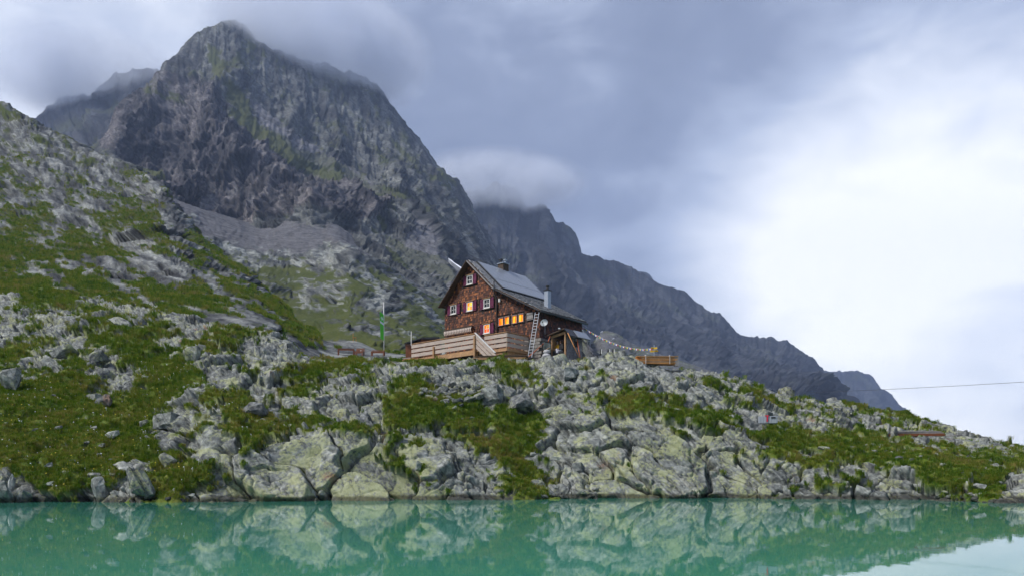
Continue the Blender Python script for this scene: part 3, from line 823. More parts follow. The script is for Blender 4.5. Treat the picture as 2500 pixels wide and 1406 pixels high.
M_rg = mat_far('ridge_rock', [(0.012, 0.014, 0.018), (0.030, 0.033, 0.039), (0.050, 0.053, 0.060), (0.09, 0.093, 0.098)],
               [(0.04, 0.05, 0.03), (0.06, 0.07, 0.035), (0.08, 0.09, 0.045)], (0.06, 0.064, 0.072), 0.26, 4.0)
rg = build_ridge(ridge_cols(ridge_sky, 1880, 960, 0.5), 980, 2200, 520, 220, 80.0, 3.0)
rg_obj = rg.build('far_ridge', M_rg)
fr = build_ridge(ridge_cols(far_sky, 2750, 1100, 0.7), 1900, 2450, 220, 100, 90.0, 6.0, 0.8, 0.6); fr_obj = fr.build('distant_mountain', M_rg)
tp = build_ridge(ridge_cols(tip_sky, 2600, 820, 0.8), 1480, 1650, 80, 50, 80.0, 8.0, 0.5, 0.6); tp_obj = tp.build('distant_summit', M_rg)
lp = build_ridge(ridge_cols(lpeak_sky, 1420, 460, 0.6), -80, 460, 180, 110, 90.0, 9.0, 0.8); lp_obj = lp.build('left_peak', M_rg)

def hit(sheet, px, py, tol=5.0):
    """world point of the sheet seen at the photo's (px, py)"""
    p = sheet.p; B = 4.0
    if not hasattr(sheet, 'bins'):
        i = ((CX + p[:, 0] / p[:, 1] * FPX) / B).astype(int) + 100; j = ((HY - (p[:, 2] - CAMZ) / p[:, 1] * FPX) / B).astype(int) + 100
        ok = (i >= 0) & (i < 1000) & (j >= 0) & (j < 600)
        sheet.bins = np.full((1000, 600), -1, np.int64); k = np.where(ok)[0]; k = k[np.argsort(-p[k, 1])]
        sheet.bins[i[k], j[k]] = k                                     # the nearest vertex wins
    ci, cj = int(px / B) + 100, int(py / B) + 100
    for r_ in range(1, 40):
        w = sheet.bins[ci - r_:ci + r_ + 1, cj - r_:cj + r_ + 1]; k = w[w >= 0]
        if len(k): break
    k = k[p[k, 1] < p[k, 1].min() + 1.5]
    return Vector(p[k].mean(0).tolist())
def ground_z(sheet, x, y):
    p = sheet.p; d = (p[:, 0] - x) ** 2 + (p[:, 1] - y) ** 2
    k = np.argsort(d)[:4]; return float(p[k, 2].mean())
# ------------------------------------------------------------------ lake
def mat_water():
    m, t, b = new_mat('lake_water'); v = land_coords(t)
    b.inputs['Base Color'].default_value = (0.045, 0.27, 0.215, 1)
    n = noise_out(t, v, 0.06, 3, 0.5)
    t.links.new(ramp_node(t, n, [(0.35, (0.048, 0.245, 0.170)), (0.65, (0.070, 0.29, 0.20))]), b.inputs['Base Color'])
    b.inputs['IOR'].default_value = 1.48; b.inputs['Roughness'].default_value = 0.02
    mp = t.nodes.new('ShaderNodeMapping'); mp.inputs['Scale'].default_value = (1.0, 0.6, 1.0); t.links.new(v, mp.inputs['Vector'])
    w = math_node(t, 'ADD', noise_out(t, mp.outputs[0], 2.4, 3, 0.5), math_node(t, 'MULTIPLY', noise_out(t, mp.outputs[0], 11.0, 2, 0.5), 0.25))
    bump(t, b, w, 0.013, 0.05)
    return m
wm = MB().add([(-400, -60, 0), (400, -60, 0), (400, 120, 0), (-400, 120, 0)], [(0, 1, 2, 3)])
lake = wm.build('lake_water', mat_water(), fix=False); tag(lake, kind='structure')
# ------------------------------------------------------------------ materials for built things
def mat_shingle(name, lo, mid, hi):
    m, t, b = new_mat(name); tc = t.nodes.new('ShaderNodeTexCoord')
    a = t.nodes.new('ShaderNodeAttribute'); a.attribute_name = 'tint'
    n = noise_out(t, tc.outputs['Object'], 9.0, 4, 0.6)
    f = math_node(t, 'ADD', math_node(t, 'MULTIPLY', a.outputs['Fac'], 0.75), math_node(t, 'MULTIPLY', n, 0.3))
    t.links.new(ramp_node(t, f, [(0.15, lo), (0.5, mid), (0.92, hi)]), b.inputs['Base Color'])
    b.inputs['Roughness'].default_value = 0.75
    bump(t, b, n, 0.3, 0.01)
    return m
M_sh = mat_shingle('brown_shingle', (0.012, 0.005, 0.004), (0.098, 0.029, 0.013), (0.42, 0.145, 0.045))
M_shshade = mat_shingle('red_brown_shingle', (0.014, 0.006, 0.005), (0.075, 0.022, 0.014), (0.22, 0.065, 0.03))  # dimmer copy of the brown shingle: the side wall's shade put into its colour
M_shlight = mat_shingle('fresh_shingle', (0.16, 0.085, 0.04), (0.30, 0.17, 0.085), (0.46, 0.28, 0.14))
M_shgrey = mat_shingle('grey_shingle', (0.09, 0.09, 0.10), (0.19, 0.185, 0.19), (0.30, 0.29, 0.29))
M_roofsh = mat_shingle('roof_shingle', (0.14, 0.14, 0.15), (0.31, 0.30, 0.31), (0.50, 0.49, 0.49))
M_wall = plain('dark_wall', (0.020, 0.012, 0.008), 0.9)
M_board = plain('weathered_board', (0.46, 0.375, 0.315), 0.75, 0.22, 4.0, stretch=(0.6, 6, 6), bmp=0.3)
M_timber = plain('warm_timber', (0.40, 0.23, 0.11), 0.7, 0.3, 5.0, stretch=(1, 1, 1), bmp=0.3)
M_dkwood = plain('dark_timber', (0.07, 0.043, 0.026), 0.8, 0.4, 5.0)
M_orange = plain('orange_timber', (0.55, 0.24, 0.06), 0.65, 0.3, 6.0)
M_redwood = plain('stained_timber', (0.20, 0.065, 0.022), 0.55, 0.3, 6.0)
M_oldwood = plain('grey_timber', (0.27, 0.25, 0.24), 0.8, 0.25, 6.0)
M_mauve = plain('purple_grey_timber', (0.30, 0.21, 0.19), 0.75, 0.3, 6.0)
M_white = plain('white_paint', (0.72, 0.70, 0.66), 0.5, 0.1)
M_shutter = plain('crimson_paint', (0.115, 0.006, 0.042), 0.5, 0.25, 8.0)
M_alu = plain('aluminium', (0.70, 0.71, 0.73), 0.45, 0.1, metal=0.3)
M_steel = plain('grey_steel', (0.36, 0.40, 0.45), 0.4, 0.12, metal=0.4)
M_black = plain('black_metal', (0.02, 0.02, 0.022), 0.5, 0.2)
M_gutter = plain('gutter_metal', (0.055, 0.055, 0.06), 0.45, 0.2, metal=0.5)
M_dish = plain('dish_paint', (0.50, 0.53, 0.54), 0.5, 0.08)
M_panel = plain('collector_glass', (0.27, 0.29, 0.33), 0.25, 0.06, 1.5, bmp=0.0)
M_stone = plain('mortared_stone', (0.22, 0.20, 0.18), 0.9, 0.35, 7.0, bmp=0.8)
M_glass = plain('dark_glass', (0.02, 0.022, 0.025), 0.08, 0.1, bmp=0.0)
M_strap = plain('orange_strap', (0.62, 0.16, 0.06), 0.6, 0.1)
M_yellow = plain('yellow_paint', (0.72, 0.48, 0.02), 0.5, 0.08)
M_ink = plain('black_ink', (0.012, 0.012, 0.012), 0.6, 0.1)
M_tarp = plain('dark_green_tarp', (0.02, 0.035, 0.033), 0.6, 0.3)
M_sack = plain('pale_sack', (0.45, 0.45, 0.46), 0.8, 0.2)
M_awn = plain('cream_canvas', (0.62, 0.52, 0.45), 0.8, 0.12)
def mat_lit(name, a, b_, s):
    m, t, b = new_mat(name); tc = t.nodes.new('ShaderNodeTexCoord')
    mp = t.nodes.new('ShaderNodeMapping'); mp.inputs['Scale'].default_value = (6, 6, 1.2); t.links.new(tc.outputs['Object'], mp.inputs[0])
    c = ramp_node(t, noise_out(t, mp.outputs[0], 1.2, 2, 0.5), [(0.38, a), (0.62, b_)])
    b.inputs['Base Color'].default_value = (0.05, 0.02, 0.008, 1); b.inputs['Roughness'].default_value = 0.35; b.inputs['Specular IOR Level'].default_value = 0.2
    t.links.new(c, b.inputs['Emission Color']); b.inputs['Emission Strength'].default_value = s
    return m
M_lit = mat_lit('lamplit_pane', (0.85, 0.10, 0.003), (1.0, 0.36, 0.010), 0.62)
M_lit2 = mat_lit('curtained_lit_pane', (1.0, 0.26, 0.01), (1.0, 0.58, 0.05), 0.70)  # yellower, stronger glow, alternated so the panes look unevenly bright
M_litred = mat_lit('lamplit_red_pane', (0.80, 0.03, 0.002), (1.0, 0.18, 0.006), 0.58)

# ------------------------------------------------------------------ shingle cladding: real pieces joined into one part
def in_poly(x, y, poly):
    c = False; n = len(poly)
    for i in range(n):
        x1, y1 = poly[i]; x2, y2 = poly[(i + 1) % n]
        if (y1 > y) != (y2 > y) and x < (x2 - x1) * (y - y1) / (y2 - y1) + x1: c = not c
    return c

def shingles(name, mat, parent, poly, holes, o, ux, uv, nrm, w=(0.09, 0.17), rh=0.165, seed=1, th=0.022, bias=0.0):
    """poly and holes (x0, x1, y0, y1) in the plane (o, ux, uv)"""
    rnd = random.Random(seed); o, ux, uv, nrm = map(Vector, (o, ux, uv, nrm))
    vs, fs, tint = [], [], []
    x0, x1 = min(p[0] for p in poly), max(p[0] for p in poly); y0, y1 = min(p[1] for p in poly), max(p[1] for p in poly)
    y = y0
    while y < y1:
        x = x0 - rnd.random() * 0.1
        while x < x1:
            ww = rnd.uniform(*w); cxx, cyy = x + ww / 2, y + rh * 0.5
            if in_poly(cxx, cyy, poly) and not any(h[0] < x + ww and x < h[1] and h[2] < y + rh and y < h[3] for h in holes):
                g = 0.006; dy = rnd.uniform(-0.012, 0.012); t0 = th * rnd.uniform(0.8, 1.5)
                b = len(vs)
                for (a, c, d) in ((x + g, y + dy, t0), (x + ww - g, y + dy, t0), (x + ww - g, y + rh, t0 * 0.25), (x + g, y + rh, t0 * 0.25), (x + g, y + dy, 0), (x + ww - g, y + dy, 0)):
                    vs.append(o + ux * a + uv * c + nrm * d)
                fs += [(b, b + 1, b + 2, b + 3), (b, b + 4, b + 5, b + 1), (b, b + 3, b + 4), (b + 1, b + 5, b + 2)]
                r_ = max(0, min(1, rnd.betavariate(2.0, 2.6) + bias + (0.3 if rnd.random() < 0.06 else 0)))
                tint += [r_] * 4
            x += ww
        y += rh
    me = bpy.data.meshes.new(name); me.from_pydata([tuple(v) for v in vs], [], fs)
    a = me.attributes.new('tint', 'FLOAT', 'FACE'); a.data.foreach_set('value', tint)
    me.update()
    return tag(link(name, me, mat, parent), kind='stuff')

# ------------------------------------------------------------------ the hut (local x along the gable to the right, local y along the ridge, away)
GV, SV = Vector((-0.757, 0.653, 0)), Vector((0.653, 0.757, 0))
HZ = 8.9
HO = Vector((1.89, 50.0, HZ)); HRZ = math.atan2(-0.653, 0.757)
def gab(px, py, back=0.0):
    """local (x, z) on the gable plane (moved forward by back metres) for a photo position"""
    o = HO - SV * back; k = (px - CX) / FPX
    t = (o.x - k * o.y) / (0.757 + k * 0.653)
    Y = o.y + 0.653 * t
    return -t, CAMZ + (HY - py) / FPX * Y - HZ
def loc(v):
    """world -> hut-local"""
    d = Vector(v) - HO; return Vector((d.x * 0.757 - d.y * 0.653, d.x * 0.653 + d.y * 0.757, d.z))
def wld(v): return HO - GV * v[0] + SV * v[1] + Vector((0, 0, v[2]))

hut = empty('mountain_hut', HO, HRZ)
tag(hut, 'brown shingled mountain hut with crimson shutters and lit windows on the knoll', 'hut')
XL, XK, XR = -9.2, -3.85, 0.0
ZR, ZL, ZK, ZE = 7.62, 4.80, 5.15, 3.12       # ridge, left eave, kink, right eave (undersides of the roof at the wall planes)
LEN = 5.75
def skew(x): return 6.4 + (x + 6.5) * (5.05 - 6.4) / 6.5 if x > -6.5 else 6.4     # the rear end of the roof
w_ = MB()
w_.prism([(XL, 0, -1.2), (XK, 0, -1.2), (XK, 0, ZK), (-6.5, 0, ZR), (XL, 0, ZL)], (0, 5.9, 0))
w_.prism([(XK, 0.02, -1.2), (XR, 0.02, -1.2), (XR, 0.02, ZE), (XK, 0.02, ZK)], (0, 4.9, 0))
w_.build('wall', M_wall, hut)

holes = []
WIN = [(1148.9, 684, 0), (1109.2, 756, 0), (1148.9, 748, 1), (1190.5, 740.8, 0), (1190.4, 802.3, 2)]
for (px, py, lit) in WIN:
    x, z = gab(px, py); holes.append((x - 0.72, x + 0.72, z - 0.38, z + 0.40))
SMALL = [(1224.4, 785.5), (1239.3, 782.4), (1257.7, 779.7), (1273.6, 776.2)]
for (px, py) in SMALL:
    x, z = gab(px, py); holes.append((x - 0.25, x + 0.25, z - 0.31, z + 0.34))
cx_, cz_ = gab(1295, 772); holes.append((cx_ - 0.30, cx_ + 0.30, cz_ - 0.30, cz_ + 0.28))
shingles('shingles', M_sh, hut, [(XL, 0.25), (XK, 0.25), (XK, ZK), (-6.5, ZR), (XL, ZL)], holes, (0, -0.012, 0), (1, 0, 0), (0, 0, 1), (0, -1, 0), seed=2)
shingles('shingles', M_sh, hut, [(XK, 0.25), (-1.35, 0.25), (-1.35, 1.2), (XR, 1.2), (XR, ZE), (XK, ZK)], holes, (0, 0.008, 0), (1, 0, 0), (0, 0, 1), (0, -1, 0), seed=3, bias=-0.14)
shingles('shingles', M_shshade, hut, [(0, 1.0), (4.9, 1.0), (4.9, ZE), (0, ZE)], [], (XR + 0.012, 0.02, 0), (0, 1, 0), (0, 0, 1), (1, 0, 0), seed=4, bias=-0.06)
# stone base at the right corner: separate blocks
stb = empty('stone_base', (0, 0, 0)); stb.parent = hut
rnd = random.Random(5)
def stone_block(w, h, d, seed):
    r_ = random.Random(seed); bm = bmesh.new()
    pts = [Vector((sx * w / 2 * r_.uniform(0.8, 1), sy * d / 2, sz * h / 2 * r_.uniform(0.8, 1))) for sx in (-1, 1) for sy in (-1, 1) for sz in (-1, 1)]
    pts += [Vector((sx * w / 2, -d / 2 * r_.uniform(0.9, 1.2), r_.uniform(-0.3, 0.3) * h)) for sx in (-1, 1)] + [Vector((r_.uniform(-.3, .3) * w, -d / 2 * 1.3, sz * h * 0.45)) for sz in (-1, 1)]
    for p in pts: bm.verts.new(p)
    bmesh.ops.convex_hull(bm, input=bm.verts)
    me = bpy.data.meshes.new('stone'); bm.to_mesh(me); bm.free(); me.materials.append(M_stone); return me
sb_meshes = [stone_block(0.34, 0.22, 0.14, k) for k in range(6)]
for face in (0, 1):
    z = -0.45
    while z < 1.15:
        u = -1.3 if face == 0 else 0.05
        end = 0.0 if face == 0 else 2.3
        while u < end:
            k = rnd.uniform(0.75, 1.25); ww = 0.33 * k
            o = link('stone', rnd.choice(sb_meshes), None, stb)
            o.scale = (k, 1, rnd.uniform(0.9, 1.1))
            if face == 0: o.location = (u + ww / 2, -0.03, z + 0.11)
            else: o.location = (XR + 0.03, u + ww / 2, z + 0.11); o.rotation_euler = (0, 0, R(90))
            u += ww + 0.015
        z += 0.225

# roof: three slopes, boarded underside, bargeboards and gutter
FO = -0.38
roof = MB()
def slope(m, xa, za, xb, zb, ya0, ya1, yb0, yb1, th):
    n = Vector((-(zb - za), 0, xb - xa)); n.normalize()
    if n.z < 0: n = -n
    m.prism([(xa, ya0, za), (xb, yb0, zb), (xb, yb1, zb), (xa, ya1, za)], n * th)
slope(roof, -6.5, 7.66, -9.42, 4.72, FO, 6.4, FO, 6.4, 0.13)
slope(roof, -6.5, 7.66, XK, 5.19, FO, 6.4, FO, skew(XK), 0.13)
slope(roof, XK + 0.002, 5.19, 0.30, 3.05, FO, skew(XK), FO, skew(0.30), 0.13)
rf = roof.build('roof', M_dkwood, hut)
bb = MB()
bb.beam((-6.5, FO - 0.03, 7.68), (-9.46, FO - 0.03, 4.70), 0.05, 0.24, (0, -1, 0))
bb.build('bargeboard', M_dkwood, rf)
bb = MB(); bb.beam((-6.5, FO - 0.03, 7.68), (XK, FO - 0.03, 5.22), 0.05, 0.22, (0, -1, 0)); bb.build('bargeboard', M_oldwood, rf)
bb = MB(); bb.beam((XK, FO - 0.035, 5.22), (0.32, FO - 0.035, 3.07), 0.05, 0.22, (0, -1, 0)); bb.build('bargeboard', M_gutter, rf)
gt = MB(); gt.tube([(0.36, FO, 3.06), (0.36, 5.1, 3.03)], 0.075, 8); gt.build('gutter', M_gutter, rf)
def slope_shingles(xa, za, xb, zb, ya, yb, seed):
    d = Vector((xb - xa, 0, zb - za)); L = d.length; d.normalize(); n = Vector((-d.z, 0, d.x)); n = n if n.z > 0 else -n
    # rows run up the slope: u along the ridge, v up from the eave
    o = Vector((xb, 0, zb)) + n * 0.134
    shingles('roof_shingles', M_roofsh, rf, [(ya[0], 0), (ya[1], 0), (yb[1], L), (yb[0], L)], [], o, (0, 1, 0), -d, n, (0.10, 0.19), 0.19, seed, 0.03)
slope_shingles(-6.5, 7.66, XK, 5.19, (FO, skew(XK)), (FO, 6.4), 8)
slope_shingles(XK, 5.19, 0.30, 3.05, (FO, skew(0.30)), (FO, skew(XK)), 9)
# solar collectors: eight columns, a tall row and a short row
sa = empty('solar_array'); sa.parent = hut
d = Vector((XK + 6.5, 0, 5.19 - 7.66)); SL = d.length; d.normalize(); n = Vector((-d.z, 0, d.x))
PW = 0.69
pm = {}
for row, (v0, v1) in enumerate(((0.06, 2.28), (2.31, 3.48))):
    for c in range(8):
        y = 0.52 + c * PW
        b = MB(); M = Matrix((d, (0, 1, 0), n)).transposed()
        if row not in pm:
            me_ = MB().box((0, 0, 0), (v1 - v0 - 0.02, PW - 0.022, 0.07), M).build('solar_panel', M_panel, sa)
            pm[row] = me_; o = me_
        else:
            o = pm[row].copy(); COL.objects.link(o); o.parent = sa
        ctr = Vector((-6.5, 0, 7.66)) + d * (v0 + v1) / 2 + n * 0.235
        o.location = (ctr.x, y + PW / 2, ctr.z)
fb = MB(); M = Matrix((d, (0, 1, 0), n)).transposed()
c0 = Vector((-6.5, 0, 7.66)) + d * 3.55 + n * 0.20; fb.box((c0.x, 0.52 + 4 * PW, c0.z), (0.11, 8 * PW + 0.1, 0.13), M)
c0 = Vector((-6.5, 0, 7.66)) + d * 1.78 + n * 0.20; fb.box((c0.x, 0.46, c0.z), (3.5, 0.09, 0.12), M)
fb.build('array_frame', M_black, sa)
# masonry chimney on the ridge with cowls, and the steel flue on the low roof
ch = MB().box((-6.45, 3.55, 7.95), (0.55, 0.62, 0.62)).build('chimney', M_dkwood, hut)
MB().box((-6.45, 3.55, 8.29), (0.68, 0.75, 0.06)).build('chimney_cap', M_steel, ch)
for k, (dx, dy) in enumerate(((-0.12, -0.15), (0.1, 0.12))):
    MB().tube([(-6.45 + dx, 3.55 + dy, 8.3), (-6.45 + dx, 3.55 + dy, 8.55)], 0.07, 8).box((-6.45 + dx, 3.55 + dy, 8.60), (0.22, 0.22, 0.10)).build('cowl', M_black if k == 0 else M_steel, ch)
fl = MB().box((-1.25, 2.45, 4.42), (0.35, 0.35, 1.5)).build('flue', M_steel, hut)
MB().box((-1.25, 2.45, 5.22), (0.46, 0.46, 0.05)).tube([(-1.25, 2.45, 5.24), (-1.25, 2.45, 5.42)], 0.10, 10).tube([(-1.25, 2.45, 5.46), (-1.25, 2.45, 5.56)], 0.13, 10).tube([(-1.25, 2.45, 5.40), (-1.25, 2.45, 5.48)], 0.07, 8).build('flue_cap', M_black, fl)

def window(px, py, lit):
    x, z = gab(px, py); w, h = 0.60, 0.66
    fr = MB(); y = -0.06
    for sx in (-1, 1): fr.box((x + sx * (w / 2 - 0.03), y, z), (0.06, 0.10, h))
    fr.box((x, y, z + h / 2 - 0.03), (w - 0.125, 0.098, 0.06)); fr.box((x, y, z - h / 2 + 0.03), (w - 0.125, 0.098, 0.06))
    wobj = fr.build('window', M_white, hut)
    MB().box((x, y + 0.008, z), (0.032, 0.05, h - 0.13)).box((x, y + 0.006, z), (w - 0.13, 0.045, 0.028)).build('glazing_bar', M_white, wobj)
    for sx in (-1, 1):
        for sz in (-1, 1):
            MB().box((x + sx * 0.125, y + 0.025, z + sz * 0.14), (0.215, 0.02, 0.248)).build('pane', (M_glass, M_lit2 if sx * sz > 0 else M_lit, M_litred if sz < 0 else M_lit)[lit], wobj)
    MB().box((x, y - 0.02, z + h / 2 + 0.045), (w + 0.22, 0.16, 0.035)).build('lintel', M_timber, wobj)
    MB().box((x, y - 0.03, z - h / 2 - 0.025), (w + 0.06, 0.14, 0.04)).build('sill', M_white, wobj)
    for sx in (-1, 1):
        sh = MB(); c = x + sx * (w / 2 + 0.19)
        for k in (-1, 0, 1): sh.box((c + k * 0.115, y - 0.015 - 0.003 * abs(k), z), (0.110, 0.028, 0.74))
        for k in (-1, 1): sh.box((c, y - 0.04, z + k * 0.24), (0.33, 0.02, 0.06))
        sh.build('shutter', M_shutter, wobj)
    return wobj
for wd in WIN: window(*wd)
for (px, py) in SMALL:
    x, z = gab(px, py); f = MB(); w, h = 0.38, 0.46
    for sx in (-1, 1): f.box((x + sx * (w / 2 + 0.02), -0.04, z), (0.05, 0.12, h + 0.06))
    f.box((x, -0.04, z + h / 2 + 0.055), (w + 0.10, 0.125, 0.05)); f.box((x, -0.045, z - h / 2 - 0.03), (w + 0.12, 0.13, 0.04))
    wo = f.build('window', M_mauve, hut)
    for sx in (-1, 1): MB().box((x + sx * w / 4, -0.02, z), (w / 2 - 0.02, 0.02, h)).build('pane', M_lit if (sx < 0) == (px < 1250) else M_lit2, wo)
f = MB(); x, z = cx_, cz_
for k in range(4): f.box((x - 0.21 + k * 0.14, -0.05, z), (0.132, 0.04, 0.50))
f.box((x, -0.085, z + 0.15), (0.54, 0.03, 0.06)).box((x, -0.085, z - 0.15), (0.54, 0.03, 0.06))
f.build('closed_shutter', M_oldwood, hut)
# downpipe at the kink, lamp, vent pipe
MB().tube([(XK + 0.02, -0.42, 5.75), (XK + 0.02, -0.42, 5.0), (XK + 0.02, -0.10, 4.6), (XK + 0.02, -0.08, 0.4)], 0.05, 8).build('downpipe', M_gutter, hut)
MB().box((XK + 0.28, -0.1, 4.42), (0.12, 0.14, 0.22)).build('wall_lamp', M_white, hut)
# folded awning with a scalloped fringe over the deck bench
aw = empty('awning'); aw.parent = hut
x0, z0 = gab(1090, 816); x1, z1 = gab(1157, 806)
MB().box(((x0 + x1) / 2, -0.16, (z0 + z1) / 2 + 0.26), (x1 - x0 + 0.1, 0.22, 0.07)).build('awning_case', M_dkwood, aw)
for k in range(17):
    xx = x0 + (x1 - x0) * (k + 0.5) / 17; zz = (z0 + z1) / 2
    b = MB(); ww = (x1 - x0) / 17 * 0.62
    pts = [(xx, -0.14, zz + 0.22), (xx, -0.26, zz + 0.18), (xx, -0.30, zz + 0.04), (xx, -0.26, zz - 0.10), (xx, -0.20, zz - 0.14)]
    for i in range(4):
        a, c = Vector(pts[i]), Vector(pts[i + 1]); b.beam(a, c, ww, 0.035, (0, -1, 0.3))
    b.build('scallop', M_awn, aw)
# stay cable across the gable
xa, za = gab(1136, 696); xb, zb = gab(1088, 800)
MB().tube([(xa, -0.14, za), ((xa + xb) / 2, -0.16, (za + zb) / 2 + 0.1), (xb, -0.14, zb)], 0.012, 5).build('cable', M_black, hut)

# satellite dish on the side wall
p = wld((0.42, 0.10, 0)); dish = empty('satellite_dish', wld((0.35, 0.05, 2.33)), 0)
tag(dish, 'round grey satellite dish beside the top of the ladder', 'satellite dish')
dirv = Vector((-0.35, -0.9, 0.32)).normalized(); q = dirv.to_track_quat('Z', 'Y').to_matrix()
b = MB(); ring = []
prof = [(0.0, 0.0), (0.12, 0.01), (0.2, 0.035), (0.265, 0.075)]
vs, fs = [], []
for (r_, h_) in prof:
    for k in range(24):
        a = 2 * math.pi * k / 24; vs.append(q @ Vector((r_ * math.cos(a), r_ * math.sin(a), h_)))
for i in range(3):
    for k in range(24): fs.append((i * 24 + k, i * 24 + (k + 1) % 24, (i + 1) * 24 + (k + 1) % 24, (i + 1) * 24 + k))
b.add(vs, fs, True); b.add([v - q @ Vector((0, 0, 0.012)) for v in vs], [f[::-1] for f in fs], True); b.build('reflector', M_dish, dish, fix=False)
MB().tube([q @ Vector((0.0, -0.26, 0.06)), q @ Vector((0, -0.12, 0.30))], 0.012, 6).build('feed_arm', M_black, dish)
MB().box(q @ Vector((0, -0.10, 0.33)), (0.06, 0.06, 0.10)).build('feed_horn', M_black, dish)
MB().tube([(0.02, 0.05, -0.02), (0.10, 0.22, -0.1), (0.10, 0.30, -0.1)], 0.02, 6).tube([(0.05, 0.1, -0.05), (0.05, 0.1, -0.75)], 0.016, 6).build('mast', M_steel, dish)

# ------------------------------------------------------------------ deck with rails and stair (hut-local frame)
deck = empty('timber_deck', HO, HRZ)
tag(deck, 'raised timber deck with pale three-board railings in front of the hut gable', 'deck')
DZ = 0.50                                   # floor
K_ = (-0.9, -2.35)                          # corner of the rails
E0 = (-2.92, -3.30); E1 = (-9.30, -3.30)     # left rail, from the stair head to the far end
fl = MB().prism([(-9.3, -3.24, DZ - 0.14), (-2.95, -3.24, DZ - 0.14), (-2.95, -2.29, DZ - 0.14), (-0.96, -2.29, DZ - 0.14), (-0.96, -0.10, DZ - 0.14), (-9.3, -0.10, DZ - 0.14)], (0, 0, 0.12))
fl.build('floor', M_timber, deck)
def rail(a, b, posts, ztop=1.56, below=None):
    a, b = Vector((*a, 0)), Vector((*b, 0)); dv = (b - a).normalized(); out = Vector((dv.y, -dv.x, 0))
    if out.dot(Vector((0, -1, 0)) + Vector((0.5, 0, 0))) < 0: out = -out
    for k in range(3):
        z = ztop - 0.20 - k * 0.325
        MB().beam(a + Vector((0, 0, z)), b + Vector((0, 0, z)), 0.035, 0.235, (0, 0, 1)).build('rail_board', M_board, deck)
    MB().beam(a - out * 0.05 + Vector((0, 0, ztop)), b - out * 0.05 + Vector((0, 0, ztop)), 0.15, 0.04).build('handrail', M_timber, deck)
    for u in posts:
        p = a.lerp(b, u) - out * 0.075
        MB().box(p + Vector((0, 0, (DZ + ztop) / 2 - 0.02)), (0.09, 0.09, ztop - DZ)).build('post', M_timber, deck)
rail(E1, E0, (0.02, 0.2, 0.38, 0.56, 0.74, 0.97))
rail((-2.95, K_[1]), (K_[0] - 0.02, K_[1]), (0.04, 0.45, 0.97))
rail(K_, (K_[0], -0.12), (0.4, 0.75))
MB().beam((-9.3, -3.28, DZ - 0.26), (-2.9, -3.28, DZ - 0.26), 0.10, 0.22).build('edge_beam', M_timber, deck)
MB().beam((-9.3, -2.6, DZ - 0.42), (-2.9, -2.6, DZ - 0.42), 0.12, 0.2).build('joist', M_dkwood, deck)
MB().beam((-2.9, K_[1] - 0.01, DZ - 0.10), (K_[0] + 0.01, K_[1] - 0.01, DZ - 0.10), 0.06, 0.20).build('edge_beam', M_timber, deck)
MB().beam((K_[0] + 0.01, K_[1] - 0.04, DZ - 0.10), (K_[0] + 0.01, -0.12, DZ - 0.10), 0.06, 0.20).build('edge_beam', M_timber, deck)
for x in (-8.9, -6.9, -4.6, -3.0): MB().box((x, -3.36 if x == -6.9 else -3.05, -0.05 + (0.3 if x == -6.9 else 0)), (0.12, 0.12, 1.0 + (0.7 if x == -6.9 else 0))).build('support_post', M_timber, deck)
MB().box((-2.88, -3.40, 0.42), (0.11, 0.11, 1.9)).build('support_post', M_timber, deck)
# skirt below the right part, clad in fresh shingles, with a boarded hatch
MB().box((-1.95, -1.28, -0.1), (1.9, 2.05, 1.0)).build('skirt', M_dkwood, deck)
shingles('skirt_shingles', M_shlight, deck, [(-2.9, -0.6), (-1.0, -0.6), (-1.0, 0.40), (-2.9, 0.40)], [], (0, -2.31, 0), (1, 0, 0), (0, 0, 1), (0, -1, 0), rh=0.14, seed=11)
for k in range(14): MB().box((-0.985, -2.2 + k * 0.15, -0.1), (0.03, 0.142, 0.98)).build('skirt_board', M_timber, deck)
# stair flank: boards falling to the right, pale handrail
A, B = Vector((-2.86, -3.33, 0)), Vector((-1.05, -3.33, 0))
dz = -1.52
for k in range(3):
    z = 1.36 - k * 0.32
    MB().beam(A + Vector((0, 0, z)), B + Vector((0, 0, z + dz)), 0.035, 0.20, (0, 0, 1)).build('stair_board', M_board, deck)
MB().beam(A + Vector((0, -0.02, 1.58)), B + Vector((0, -0.02, 1.58 + dz)), 0.14, 0.05, (0, 0, 1)).build('stair_handrail', M_white, deck)
for k in range(5):
    MB().box((-2.72 + k * 0.33, -2.86, DZ - 0.14 - k * 0.2), (0.34, 0.86, 0.045)).build('tread', M_timber, deck)

# ladder against the eave
lb0, lb1 = at(1288.5, 872, 48.9), at(1294.8, 872, 48.75)
lt0, lt1 = at(1306.5, 763, 49.55), at(1313.5, 761, 49.4)
lad = empty('ladder', (lb0 + lb1) / 2); o_ = (lb0 + lb1) / 2
tag(lad, 'tall aluminium ladder leaning against the low eave of the hut', 'ladder')
wid = (lb1 - lb0) * 1.5; lb1 = lb0 + wid; lt1 = lt0 + wid
for a, c in ((lb0, lt0), (lb1, lt1)): MB().beam(a - o_, c - o_, 0.035, 0.075, (0, -1, 0)).build('stile', M_alu, lad)
for k in range(15):
    u = (k + 0.6) / 15.2; MB().tube([lb0.lerp(lt0, u) - o_, lb1.lerp(lt1, u) - o_], 0.016, 6).build('rung', M_alu, lad)

